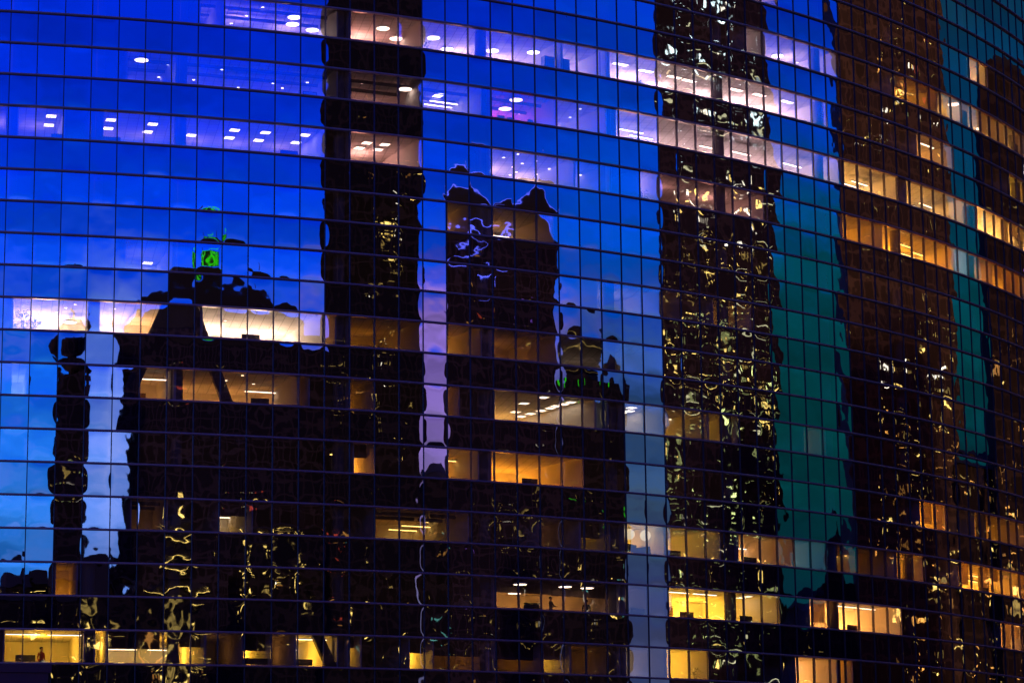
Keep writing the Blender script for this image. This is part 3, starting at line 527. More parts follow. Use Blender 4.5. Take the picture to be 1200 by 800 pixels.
MAKE = {'disc': (disc_lamp, 'round pendant lamp', 'round pendant lamps in the offices', 0.45), 'troffer': (panel_lamp, 'flat ceiling light panel', 'light panels in the office ceilings', 0.005), 'tube': (tube_lamp, 'long tube light', 'tube lights in the offices', 0.35),
        'spot': (spot_lamp, 'small ceiling spotlight', 'spotlights in the office ceilings', 0.02), 'globe': (globe_lamp, 'big frosted globe lamp', 'globe lamps in one office', 0.55)}
proto = {}; placed = []
ORD = ['', 'first', 'second', 'third', 'fourth', 'fifth', 'sixth', 'seventh', 'eighth', 'ninth', 'tenth', 'eleventh', 'twelfth', 'thirteenth', 'fourteenth', 'fifteenth', 'sixteenth', 'seventeenth', 'eighteenth', 'nineteenth', 'twentieth']
for k, lst in by_row.items():
    for (k_, ja, jb, dp, colr, pw, L) in lst:
        for t, j, d in L:
            m_ = {'tube': 0.66, 'troffer': 0.4, 'disc': 0.3, 'globe': 0.1}.get(t, 0.1)
            lo, hi = ja+m_, jb-m_
            j = (ja+jb)/2 if lo > hi else min(max(j, lo), hi)
            placed.append([t, k, j, d, colr])
for j, d in ((24.55, 1.0), (25.2, 1.5), (26.0, 1.5), (26.6, 1.0)): placed.append(['globe', 15, j+0.65, d, 'warm'])
for t in MAKE:
    for k in by_row:
        row = sorted([q for q in placed if q[0] == t and q[1] == k], key=lambda q: q[2])
        for i in range(1, len(row)):
            for q in row[:i]:
                if abs(q[2]-row[i][2])*1.576 < (2.0 if t == 'tube' else 0.85 if t == 'troffer' else .9) and abs(q[3]-row[i][3]) < .75: row[i][3] = q[3]+.8
        for i, (t_, k_, j, d, colr) in enumerate(row):
            fn, word, grp, drop = MAKE[t]; key = (t, colr); loc = pt(j, R-d, zk(k)+0.10-drop); rz = PH0+j*DA
            if t == 'tube' : drop = 0.35
            if key not in proto: o = proto[key] = fn(colr); o.location = loc; o.rotation_euler = (0, 0, rz)
            else: o = copy_thing(proto[key], loc, rz)
            which = 'only' if len(row) == 1 else ORD[i+1]
            lab = ('the only %s in the %s' % (word, ROWNAME[k])) if len(row) == 1 else ('%s %s from the left in the %s' % (which, word, ROWNAME[k]))
            if t == 'troffer' and k == -1: o.scale = (2.0, 0.7, 1.0)
            tag(o, lab, 'lamp', grp)
# ------------------------------------------------------------------ furniture, plants and people inside
def at(k, j, d): return pt(j, R-d, zk(k+1)-0.738), PH0+j*DA
def put(o, k, j, d, label, cat, group=None, turn=0.0):
    l, a = at(k, j, d); o.location = l; o.rotation_euler = (0, 0, a+turn); return tag(o, label, cat, group)
def monitor_desk():
    r = empty('desk', (0, 0, 0))
    mb = MB(); mb.box((0, 0, 0.73), (1.3, 0.65, 0.035)); mb.build('top', M['bluebox'], r)
    for sx in (-1, 1):
        for sy in (-1, 1): mb = MB(); mb.box((sx*0.58, sy*0.27, 0.355), (0.05, 0.05, 0.71)); mb.build('leg', M['grey'], r)
    return r
def monitor():
    r = empty('computer_monitor', (0, 0, 0))
    mb = MB(); mb.box((0, 0, 0.33), (0.56, 0.03, 0.36)); mb.build('screen', M['black'], r)
    mb = MB(); mb.box((0, 0.03, 0.09), (0.05, 0.03, 0.16)); mb.box((0, 0.02, 0.008), (0.24, 0.18, 0.016)); mb.build('stand', M['black'], r); return r
def cabinet(mt):
    r = empty('filing_cabinet', (0, 0, 0))
    mb = MB(); mb.box((0, 0, 0.95), (0.9, 0.45, 1.9)); mb.build('body', mt, r)
    for s in (-1, 1):
        mb = MB(); mb.box((s*0.224, -0.237, 0.95), (0.43, 0.02, 1.8)); dr = mb.build('door', mt, r)
        mb = MB(); mb.box((s*0.05, -0.26, 1.0), (0.02, 0.02, 0.2)); mb.build('handle', M['grey'], dr)
    return r
def plant(h=1.5, n=60, sp=0.45):
    r = empty('potted_plant', (0, 0, 0))
    mb = MB(); mb.lathe((0, 0, 0), [(0.14, 0), (0.2, 0.38), (0.17, 0.38)], 12); mb.build('pot', M['pot'], r)
    mb = MB()
    for i in range(5): a = i*1.26; mb.tube([(0, 0, 0.36), (0.06*math.cos(a), 0.06*math.sin(a), h*0.6), (0.16*math.cos(a), 0.16*math.sin(a), h*0.85)], [0.016, 0.012, 0.006], 5)
    mb.build('stem', M['bark'], r)
    mb = MB()
    for i in range(n):
        a = random.uniform(0, 6.28); z = random.uniform(0.5, 1.0)*h; q = random.uniform(0.03, sp*0.5); l = random.uniform(0.2, 0.42); dz = random.uniform(-0.1, 0.16)
        c, s = math.cos(a), math.sin(a); w = l*0.14; b = Vector((c*q, s*q, z)); tp = b+Vector((c*l, s*l, dz)); md = (b+tp)/2+Vector((0, 0, 0.05)); sd = Vector((-s, c, 0))*w
        mb.add([b, md+sd, tp, md-sd, md+Vector((0, 0, -0.015))], [(0, 1, 4), (1, 2, 4), (2, 3, 4), (3, 0, 4)])
    mb.build('foliage', M['leaf'], r); return r
def person(shirt, pose='stand', arms='down'):
    r = empty('person', (0, 0, 0)); sit = pose == 'sit'
    hz = 0.52 if sit else 0.93; dz = hz-0.93
    V = {}; E = []; vs = []; rr = []
    def node(n, p, q): V[n] = len(vs); vs.append(p); rr.append(q)
    def ed(a, b): E.append((V[a], V[b]))
    node('pelvis', (0, 0, hz), 0.135); node('waist', (0, 0, 1.08+dz), 0.12); node('chest', (0, -0.01, 1.30+dz), 0.145); node('neck', (0, 0.0, 1.47+dz), 0.055); node('jaw', (0, -0.02, 1.56+dz), 0.066); node('head', (0, -0.01, 1.64+dz), 0.088); node('top', (0, 0, 1.70+dz), 0.066)
    for a, b in (('pelvis','waist'),('waist','chest'),('chest','neck'),('neck','jaw'),('jaw','head'),('head','top')): ed(a, b)
    for s, t in ((-1, 'l'), (1, 'r')):
        node('sh'+t, (s*0.185, 0, 1.40+dz), 0.06)
        if arms == 'front': el, wr = (s*0.25, -0.10, 1.14+dz), (s*0.13, -0.32, 1.12+dz)
        else: el, wr = (s*0.26, 0.02, 1.12+dz), (s*0.25, -0.08, 0.88+dz)
        node('el'+t, el, 0.042); node('wr'+t, wr, 0.028); ed('chest', 'sh'+t); ed('sh'+t, 'el'+t); ed('el'+t, 'wr'+t)
        node('hp'+t, (s*0.095, 0, hz-0.05), 0.09)
        kn, an, to = ((s*0.11, -0.42, 0.50), (s*0.11, -0.42, 0.09), (s*0.12, -0.58, 0.04)) if sit else ((s*0.105, -0.01, 0.50), (s*0.11, 0.02, 0.09), (s*0.13, -0.14, 0.04))
        node('kn'+t, kn, 0.06); node('an'+t, an, 0.04); node('to'+t, to, 0.036); ed('pelvis', 'hp'+t); ed('hp'+t, 'kn'+t); ed('kn'+t, 'an'+t); ed('an'+t, 'to'+t)
    me = bpy.data.meshes.new('tmp'); me.from_pydata(vs, E, []); ob = bpy.data.objects.new('tmp', me); COL.objects.link(ob)
    ob.modifiers.new('s', 'SKIN')
    for i, q in enumerate(me.skin_vertices[0].data): q.radius = (rr[i], rr[i]*(0.78 if rr[i] > 0.11 else 1.0)); q.use_root = (i == 0)
    su = ob.modifiers.new('d', 'SUBSURF'); su.levels = su.render_levels = 2
    dg = bpy.context.evaluated_depsgraph_get(); dg.update(); em = bpy.data.meshes.new_from_object(ob.evaluated_get(dg)); bpy.data.objects.remove(ob)
    bm = bmesh.new(); bm.from_mesh(em)
    hd = Vector((0, -0.098, 1.625+dz))
    def ball(c, q, mi, sc=(1, 1, 1)):
        g = bmesh.ops.create_icosphere(bm, subdivisions=2, radius=q, matrix=Matrix.Translation(c) @ Matrix.Diagonal((*sc, 1)))
        for v in g['verts']:
            for f_ in v.link_faces: f_.material_index = mi; f_.smooth = True
    for f_ in bm.faces:
        c = f_.calc_center_median(); f_.smooth = True
        f_.material_index = 0
    zn = 1.475+dz
    for f_ in bm.faces:
        c = f_.calc_center_median(); wrist = any((c-Vector(vs[V['wr'+t]])).length < 0.045 for t in 'lr')
        f_.material_index = 0 if (c.z > zn or wrist) else (2 if (c.z < hz+0.03 and abs(c.x) < 0.235 and not (arms == 'down' and abs(c.x) > 0.2)) else 1)
        if c.z < 0.085: f_.material_index = 3
    ball((0, -0.112, 1.605+dz), 0.016, 0, (0.8, 1.2, 1.4))
    for s in (-1, 1): ball((s*0.032, -0.088, 1.635+dz), 0.011, 4); ball((s*0.086, 0, 1.615+dz), 0.024, 0, (0.4, 0.8, 1.3))
    ball((0, -0.086, 1.562+dz), 0.02, 5, (1.3, 0.4, 0.3))
    for s, t in ((-1, 'l'), (1, 'r')):
        wv = Vector(vs[V['wr'+t]]); dv = (wv-Vector(vs[V['el'+t]])).normalized(); ac = dv.cross(Vector((0, 0, 1))).normalized() if abs(dv.z) < 0.8 else Vector((0, 1, 0)); th = dv.cross(ac).normalized()
        ball(wv+dv*0.05, 0.036, 0, (0.9, 1.0, 1.0))
        for q in range(5):
            off = ac*(-0.03+0.02*q) if q < 4 else ac*-0.036; ln = (0.07, 0.08, 0.076, 0.06, 0.05)[q]; st = wv+dv*(0.075 if q < 4 else 0.04)+off
            d2 = dv if q < 4 else (dv-ac*0.9).normalized()
            for sg in range(3): ball(st+d2*(ln*sg/3)-th*(0.006*sg*sg), 0.0095-0.001*sg, 0)
    nm = bpy.data.meshes.new('body'); bm.to_mesh(nm); bm.free()
    for q in (M['skin'], shirt, M['trouser'], M['black'], M['hair'], M['red']): nm.materials.append(q)
    link('body', nm, r)
    mb = MB(); mb.lathe((0, 0.012, 1.63+dz), [(0.099, -0.01), (0.103, 0.03), (0.092, 0.075), (0.05, 0.108), (0.005, 0.116)], 14)
    mb.v = [(x, y+(0.02 if y < -0.04 and z < 1.68+dz else 0), z+(0.03 if y < -0.05 and z < 1.66+dz else 0)) for x, y, z in mb.v]
    mb.build('hair', M['hair'], r, True); return r
def chair():
    r = empty('office_chair', (0, 0, 0))
    mb = MB(); mb.box((0, 0, 0.46), (0.5, 0.48, 0.08)); mb.build('seat', M['black'], r)
    mb = MB(); mb.box((0, 0.24, 0.86), (0.48, 0.06, 0.62), 0, 0.94); mb.build('backrest', M['black'], r)
    mb = MB(); mb.tube([(0, 0, 0.05), (0, 0, 0.42)], 0.03, 8); mb.build('column', M['grey'], r)
    mb = MB()
    for i in range(5): a = i*1.2566; mb.tube([(0, 0, 0.09), (0.3*math.cos(a), 0.3*math.sin(a), 0.03)], [0.03, 0.02], 6)
    mb.build('base', M['black'], r); return r
def board(w, h, mt):
    r = empty('wall_board', (0, 0, 0)); mb = MB(); mb.box((0, 0, 0), (w, 0.03, h)); mb.build('panel', mt, r)
    mb = MB()
    for s in (-1, 1): mb.box((s*(w/2+0.02), 0, 0), (0.036, 0.045, h+0.076)); mb.box((0, 0, s*(h/2+0.02)), (w, 0.045, 0.036))
    mb.build('frame', M['black'], r); return r
JX = {'cab1': 22.14, 'pl1': 16.36, 'pl2': 26.36, 'pl3': 26.5, 'pl4': 0.74, 'pl5': 1.18, 'pl6': 27.26, 'pl7': 28.62, 'ch1': 19.64, 'ch2': 25.26, 'bd1': 11.68, 'bd2': 25.66, 'dk1': 2.04, 'dk2': 3.92, 'dk3': 10.78, 'dk4': 9.7, 'dk5': 27.8, 'dk6': 31.96, 'dk7': 20.92, 'dk8': 1.2, 'dk9': 9.52, 'dk10': 25.9, 'dk11': 28.4, 'dk12': 31.62, 'dk13': 11.44, 'dk14': 20.9, 'dk15': 38.18, 'dk16': 9.32, 'pe1': 21.34, 'pe2': 21.8, 'pe3': 23.72, 'pe4': 1.7}
put(cabinet(M['bluebox']), -1, JX['cab1'], 1.2, 'blue grey filing cabinet by the window in the long pink lit storey', 'cabinet', 'cabinets in the pink storey')
c2 = copy_thing([o for o in bpy.data.objects if o.name.startswith('filing_cabinet')][0], (0, 0, 0)); put(c2, -1, JX['cab1']+0.62, 1.2, 'filing cabinet standing right beside the blue grey one, nearer the ceiling panels', 'cabinet', 'cabinets in the pink storey')
put(plant(1.5, 50), -1, JX['pl1'], 0.8, 'spiky potted plant under a round lamp in the long pink lit storey', 'plant', 'potted plants')
put(plant(1.25, 40), -1, JX['pl2'], 0.8, 'low potted plant below a ceiling panel in the long pink lit storey', 'plant', 'potted plants')
put(plant(1.6, 60), 3, JX['pl3'], 0.7, 'grassy potted plant in the single lavender window of the third lit storey', 'plant', 'potted plants')
put(plant(1.95, 130, 0.9), 9, JX['pl4'], 0.8, 'large bushy plant at the left end of the white glowing storey', 'plant', 'potted plants')
put(plant(1.7, 90, 0.7), 9, JX['pl5'], 0.8, 'smaller bushy plant right of the large one in the white glowing storey', 'plant', 'potted plants')
put(plant(1.6, 70), 17, JX['pl6'], 0.6, 'leafy plant in the corner of a yellow office beside the grey sky strip', 'plant', 'potted plants')
put(plant(1.5, 36), 19, JX['pl7'], 0.6, 'sparse thin plant in the cream office of the lowest lit storey', 'plant', 'potted plants')
ch0 = chair(); put(ch0, 1, JX['ch1'], 0.8, 'black office chair in the magenta room, left one', 'chair', 'black chairs in the magenta room', math.pi)
put(copy_thing(ch0, (0, 0, 0)), 1, JX['ch1']+0.55, 0.9, 'black office chair in the magenta room, middle one', 'chair', 'black chairs in the magenta room', 2.6)
put(copy_thing(ch0, (0, 0, 0)), 1, JX['ch1']+1.3, 0.8, 'black office chair in the magenta room, right one', 'chair', 'black chairs in the magenta room', 3.4)
put(copy_thing(ch0, (0, 0, 0)), 17, JX['ch2'], 0.9, 'black office chair behind grey reflecting glass above the lowest lit storey', 'chair', None, 2.9)
b1 = board(0.8, 0.7, M['paper']); put(b1, 1, JX['bd1'], 1.5, 'framed paper notice board near the dark pillar, second lit storey', 'board'); b1.location.z += 1.1
bl, _ = at(15, JX['bd2'], 1.0)
for i, (dj, dz, tw) in enumerate(((0, 1.30, 0.25), (0.72, 1.15, -0.3))):
    bb = board(1.1, 0.42, M['screen']); l, a = at(15, JX['bd2']+dj, 1.2); bb.location = (l[0], l[1], l[2]+dz); bb.rotation_euler = (0, tw*0.5, a)
    tag(bb, ['dark tilted screen below the globe lamps, left one', 'dark tilted screen below the globe lamps, right one'][i], 'screen', 'tilted screens under the globes')
dk0 = None
DESKS = [(3, 'dk1', 'desk'), (3, 'dk2', 'desk'), (3, 'dk3', 'desk'), (11, 'dk4', 'desk'), (15, 'dk5', 'desk'), (15, 'dk6', 'desk'), (17, 'dk7', 'desk'), (19, 'dk8', 'desk'), (19, 'dk9', 'desk'), (17, 'dk10', 'desk'), (17, 'dk11', 'desk'), (17, 'dk12', 'desk'), (19, 'dk13', 'desk'), (13, 'dk14', 'desk'), (17, 'dk15', 'desk'), (9, 'dk16', 'desk')]
WHERE = {'dk11': 'in the yellow office beside the leafy plant', 'dk12': 'in the yellow office left of the teal strip', 'dk13': 'beside the slanted dark brace at lower left', 'dk14': 'in the middle of the amber storey', 'dk15': 'in the orange office below the dark spire', 'dk16': 'under the white glowing cove', 'dk1': 'behind the leftmost panes of the third lit storey', 'dk2': 'below two ceiling panels in the third lit storey', 'dk3': 'next to the dark reflected tower in the third lit storey', 'dk4': 'in the brown storey under the white glowing one',
         'dk5': 'in the yellow office right of the globe lamps', 'dk6': 'in the dim brown office right of the globes', 'dk7': 'in front of the two men by the window', 'dk8': 'in the yellow corner office at lower left', 'dk9': 'under four dark screens in the lowest lit storey', 'dk10': 'behind grey glass above the lowest lit storey'}
mo0 = None
for k, key, _ in DESKS:
    if dk0 is None: dk0 = o = monitor_desk()
    else: o = copy_thing(dk0, (0, 0, 0))
    put(o, k, JX[key], 0.75, 'blue grey office desk '+WHERE[key], 'desk', 'office desks by the windows')
    for q, dj in enumerate((-0.25, 0.1) if key not in ('dk9',) else (-0.36, -0.12, 0.12, 0.36)):
        if mo0 is None: mo0 = o = monitor()
        else: o = copy_thing(mo0, (0, 0, 0))
        put(o, k, JX[key]+dj, 0.75, '%s black monitor, desk %s' % (['left', 'right'][q] if key != 'dk9' else ORD[q+1], WHERE[key]), 'monitor', 'monitors on the desks'); o.location.z += 0.749
put(person(M['white'], 'sit', 'front'), 17, JX['pe1'], 1.5, 'seated man in a pale shirt facing the window, upper body lit', 'person')
put(chair(), 17, JX['pe1'], 1.52, 'office chair under the seated man in the pale shirt', 'chair')
put(person(M['navy'], 'stand', 'front'), 17, JX['pe2'], 1.0, 'person in a dark suit standing beside the seated man', 'person', None, 1.4)
put(person(M['navy'], 'stand', 'down'), 17, JX['pe3'], 1.6, 'person in dark clothes standing alone at the right of the dim office', 'person', None, 2.5)
put(person(M['red'], 'stand', 'down'), 19, JX['pe4'], 0.9, 'person in a red top standing in the yellow corner office', 'person', None, 0.7)

# ------------------------------------------------------------------ the city that the glass mirrors
WIN = {}
def winmesh(w, h, key):
    q = (round(w, 1), round(h, 1), key)
    if q not in WIN: mb = MB(); mb.box((0, 0, 0), (q[0], 0.12, q[1])); WIN[q] = mb.mesh('window', M[key])
    return WIN[q]
class Tower:
    def __init__(s, name, A, B, ztop, depth, mt, label, cat='building', group=None, z0=0.0):
        A, B = Vector((*A, 0)), Vector((*B, 0)); s.A, s.B = A, B; s.u = (B-A).normalized(); s.w = (B-A).length; s.n = Vector((-s.u.y, s.u.x, 0))
        mid = (A+B)/2; tow = Vector((0, D, 0))-mid
        if s.n.dot(tow) < 0: s.n = -s.n
        s.rz = math.atan2(s.u.y, s.u.x); s.root = empty(name, (*mid.xy, 0), s.rz); tag(s.root, label, cat, group); s.ztop = ztop; s.depth = depth
        s.sg = 1 if Vector((-s.u.y, s.u.x, 0)).dot(s.n) > 0 else -1
        mb = MB(); mb.box((0, -s.sg*depth/2, (ztop+z0)/2), (s.w, depth, ztop-z0)); s.body = mb.build('wall', mt, s.root)
    def win(s, f, z, w, h, key):
        o = bpy.data.objects.new('window', winmesh(w, h, key)); COL.objects.link(o); o.parent = s.root; o.location = ((f-0.5)*s.w, s.sg*0.07, z)
    def zone(s, f0, f1, z0, z1, n, keys, ws=(0.4, 1.2), hs=(0.3, 1.0)):
        used = getattr(s, 'used', set()); s.used = used; t = 0; wx, hz = 1.5, 2.2
        while n > 0 and t < 4000:
            t += 1; i = int(random.uniform(f0, f1)*s.w/wx); q = int(random.uniform(z0, z1)/hz); run = random.choice([1, 1, 1, 2, 3, 5])
            for d in range(run):
                if n <= 0 or (i+d, q) in used: continue
                x, z = (i+d+.5)*wx, (q+.5)*hz
                if not (1.0 < x < s.w-1.0 and z < s.ztop-1): continue
                used.add((i+d, q)); n -= 1; s.win(x/s.w, z, min(random.uniform(*ws), 1.36), min(random.uniform(*hs), 1.9), random.choice(keys))
    def fine(s, zones, key):
        for lv, share in ((0, 0.3), (1, 0.7)):
            mb = MB()
            for f0, f1, z0, z1, n in zones:
                cl = [(random.uniform(f0, f1), random.uniform(z0, z1)) for _ in range(max(2, n//9))]
                for _ in range(int(n*share)):
                    w, h = random.choice([(0.2, 0.2), (0.22, 0.45), (0.7, 0.15), (1.2, 0.16), (0.4, 0.3), (0.16, 0.9)]); q = random.uniform(0.7, 1.5)
                    fc, zc_ = random.choice(cl)
                    if random.random() < 0.3: fc, zc_ = random.uniform(f0, f1), random.uniform(z0, z1)
                    f = min(max(fc+random.gauss(0, 0.045), 0.02), 0.98)
                    x, z = (f-0.5)*s.w, round((zc_+random.gauss(0, 1.6))/1.65)*1.65+random.uniform(-0.2, 0.2)
                    if z < s.ztop-0.8: mb.box((x, s.sg*(0.17+0.07*lv), z), (w*q, 0.06, h*q))
            if mb.v: tag(mb.build('window', M[key if lv == 0 else key.replace('dimwin', 'win').replace('win', 'dimwin')], s.root), kind='stuff')
    def part(s, name, mb, mt, smooth=False, parent=None): return mb.build(name, mt, parent or s.root, smooth)
TM = {'navy': tower_mat('navy_facade', (0.016, 0.014, 0.030)), 'dark': tower_mat('dark_facade', (0.009, 0.008, 0.013)), 'violet': tower_mat('plum_facade', (0.014, 0.011, 0.026)), 'brown': tower_mat('brown_facade', (0.062, 0.040, 0.028), line=1.7), 'olive': tower_mat('olive_facade', (0.02, 0.02, 0.014)), 'umber': tower_mat('umber_facade', (0.026, 0.017, 0.010), line=1.8), 'mauve': tower_mat('mauve_facade', (0.020, 0.015, 0.026), line=2.0)}
# slim tower with a round crown
T = Tower('slim_tower', (27.2, -43.4), (38.4, -42.0), 69.5, 11, TM['navy'], 'slim dark tower with a round crown mirrored at the left of the glass', 'tower')
mb = MB(); mb.lathe((0, -T.sg*5.5, 69.5), [(3.0, 0), (3.0, 2), (6.4, 3), (7.2, 4.6), (6.4, 6), (4.4, 6.8), (4.0, 8)], 20); T.part('crown', mb, TM['navy'], True)
mb = MB(); mb.tube([(0, -T.sg*5.5, 77), (0, -T.sg*5.5, 80)], 0.25, 6); T.part('antenna', mb, M['steel'])
T.zone(0.2, 0.9, 44, 68, 9, ['dimwin_white', 'dimwin_gold', 'dimwin_lime'], (0.4, 0.9), (0.3, 0.7))
# broad block with a stepped hipped roof and a green sign
T = Tower('hotel_block', (53.4, -49.6), (124.8, -25.0), 77.2, 24, TM['navy'], 'broad dark hotel block with stepped roof and green sign mirrored at left', 'hotel')
for i, (x0, x1, z0, z1) in enumerate(((-0.5, 0.38, 77.2, 79.6), (-0.46, 0.30, 79.6, 81.6), (-0.40, 0.21, 81.6, 83.2), (-0.31, 0.11, 83.2, 84.6), (-0.22, 0.0, 84.6, 85.4))):
    mb = MB(); mb.box(((x0+x1)/2*T.w, -T.sg*(8), (z0+z1)/2), ((x1-x0)*T.w, 17-3*i, z1-z0), 0, 0.92); T.part('roof', mb, M['roof'])
mb = MB()
for x in (-11.2, -3.0): mb.tube([(x, -T.sg*6, 85), (x, -T.sg*6, 92.5)], 0.22, 6)
mb.tube([(-11.2, -T.sg*6, 85.6), (-3, -T.sg*6, 85.6)], 0.15, 6); T.part('sign_frame', mb, M['steel'])
mb = MB(); mb.tube([(11, -T.sg*4, 84), (11, -T.sg*4, 87)], 0.2, 6); T.part('mast', mb, M['steel'])
mb = MB(); mb.box((-7.1, -T.sg*6.3, 87.9), (7.9, 0.3, 3.5)); T.part('sign_board', mb, M['steel'])
def strokes(mb, chars, x, z, w, h, y, t):
    G = {'Y': [((0,1),(.5,.5)),((1,1),(.5,.5)),((.5,.5),(.5,0))], 'P': [((0,0),(0,1)),((0,1),(1,1)),((1,1),(1,.5)),((1,.5),(0,.5))], 'C': [((1,1),(0,1)),((0,1),(0,0)),((0,0),(1,0))], 'N': [((0,0),(0,1)),((0,1),(1,0)),((1,0),(1,1))],
         'A': [((0,0),(.5,1)),((.5,1),(1,0)),((.25,.45),(.75,.45))], 'L': [((0,1),(0,0)),((0,0),(1,0))], 'S': [((1,1),(0,1)),((0,1),(0,.5)),((0,.5),(1,.5)),((1,.5),(1,0)),((1,0),(0,0))], 'D': [((0,0),(0,1)),((0,1),(.8,.9)),((.8,.9),(.8,.1)),((.8,.1),(0,0))]}
    for i, ch in enumerate(chars):
        for (a, b), (c, d) in G[ch]: mb.tube([(x+(i+a*0.72)*w, y, z+b*h), (x+(i+c*0.72)*w, y, z+d*h)], t, 5)
for (txt, x, z, w, h) in (('YPP', -9.2, 90.3, 1.5, 1.6), ('SCANDAL', -10.9, 86.4, 1.08, 3.0)):
    mb = MB(); strokes(mb, txt, x, z, w, h, -T.sg*5.8, 0.15); T.part('sign_letters', mb, M['win_green'])
mb = MB(); mb.box((0.2, -T.sg*4, 84.6), (2.4, 0.3, 0.5)); T.part('sign_glow', mb, M['dimwin_green'])
T.zone(0.1, 0.9, 46, 72, 12, ['dimwin_gold', 'dimwin_red', 'dimwin_white'], (0.3, 0.8), (0.3, 0.6))
# tall dark tower beyond the top edge
T = Tower('tall_tower', (112.7, -8.7), (143.5, 9.0), 128, 26, TM['dark'], 'tall dark tower with a middle column of lights mirrored left of centre', 'tower')
mb = MB(); mb.box((0, -T.sg*13, 130), (T.w*0.7, 16, 4)); T.part('roof', mb, M['roof'])
T.zone(0.5, 0.78, 66, 93, 22, ['win_white', 'win_gold', 'dimwin_gold'], (0.2, 0.8), (0.2, 0.8)); T.zone(0.1, 0.95, 44, 112, 12, ['dimwin_gold', 'dimwin_orange', 'win_gold'], (0.2, 0.7), (0.2, 0.7)); T.zone(0.1, 0.9, 28, 48, 20, ['dimwin_orange', 'dimwin_teal', 'win_gold', 'dimwin_red'], (0.3, 0.9), (0.3, 0.7))
T.fine([(0.5, 0.75, 62, 93, 22), (0.05, 0.95, 30, 90, 8)], 'win_gold'); T.fine([(0.2, 0.85, 30, 90, 26)], 'dimwin_gold')
# palace-like block with neon-outlined roof
T = Tower('palace_block', (158.4, 7.5), (191.1, 36.1), 91, 22, TM['violet'], 'plum block with blue neon lines along its peaked roof mirrored mid-glass', 'building')
prof = [(-0.5, 91), (-0.5, 94.5), (-0.44, 96.2), (-0.32, 96.2), (-0.30, 98.4), (-0.28, 96.4), (-0.12, 93.2), (-0.10, 92.4), (0.0, 93.6), (0.02, 95.4), (0.14, 96.0), (0.16, 93.8), (0.24, 94.8), (0.31, 97.4), (0.33, 99.2), (0.35, 97.4), (0.43, 94.0), (0.5, 91)]
yy = -T.sg*0.2; y2 = -T.sg*16
pts = [(x*T.w, z) for x, z in prof]; n = len(pts)
mb = MB(); mb.add([(x, yy, z) for x, z in pts]+[(x, y2, z) for x, z in pts], [tuple(range(n)), tuple(range(n, 2*n))[::-1]]+[(i, i+1, n+i+1, n+i) for i in range(n-1)]); T.part('roof', mb, M['roof'])
for a, b in ((0, 6), (7, 11), (11, 17)):
    mb = MB(); mb.tube([(x*T.w, T.sg*0.15, z+0.1) for x, z in prof[a:b+1]], 0.15, 5); T.part('neon_tube', mb, M['win_neon'])
for pl in ([(-0.4, 89), (-0.3, 90.5), (-0.18, 88.8), (-0.28, 86.4), (-0.44, 86.6)], [(-0.25, 92), (-0.1, 91), (0.02, 91.2)], [(-0.2, 84), (-0.12, 85)]):
    mb = MB(); mb.tube([(x*T.w, T.sg*0.3, z) for x, z in pl], 0.13, 5); T.part('neon_tube', mb, M['win_neon'])
T.zone(0.03, 0.3, 76, 90, 5, ['dimwin_red', 'dimwin_orange'], (0.3, 1.0), (0.3, 0.7)); T.zone(0.05, 0.95, 44, 82, 10, ['dimwin_white', 'dimwin_gold', 'dimwin_violet'], (0.3, 0.8), (0.3, 0.8)); T.zone(0.1, 0.95, 24, 52, 24, ['dimwin_gold', 'dimwin_orange', 'dimwin_white'], (0.3, 1.0), (0.3, 1.0))
T.fine([(0.05, 0.95, 24, 56, 50)], 'dimwin_gold')
# lower block with a rotunda
T = Tower('rotunda_block', (180.1, 46.2), (197.9, 66.7), 67.5, 20, TM['dark'], 'lower dark block with a gold lit rotunda on its roof mirrored right of centre', 'building')
mb = MB(); mb.lathe((-4.5, -T.sg*8, 67.5), [(6.5, 0), (6.5, 2.2), (3.0, 2.4), (3.0, 3.0), (6.8, 3.4), (6.8, 6.2), (6.0, 7.0), (2.0, 7.6)], 24); ro = T.part('rotunda', mb, M['roof'], True)
mb = MB(); mb.lathe((-4.5, -T.sg*8, 71.9), [(6.86, 0), (6.86, 0.22)], 24); T.part('light_band', mb, M['dimwin_gold'], False, ro)
for x in (-12, -5.5, 4.5):
    mb = MB(); mb.box((x, T.sg*0.2, 66.6), (0.7, 0.4, 1.8)); T.part('green_lamp', mb, M['win_green'])
mb = MB(); mb.lathe((8.5, -T.sg*6, 67.5), [(2.4, 0), (2.4, 2.5), (1.6, 3.6), (0.4, 4.4)], 14); T.part('cupola', mb, M['roof'], True)
T.zone(0.08, 0.95, 26, 64, 18, ['dimwin_gold', 'win_gold', 'dimwin_teal', 'dimwin_white', 'dimwin_green'], (0.3, 1.0), (0.3, 1.1))
T.fine([(0.05, 0.95, 26, 62, 8)], 'win_gold'); T.fine([(0.05, 0.95, 26, 62, 30)], 'dimwin_gold')
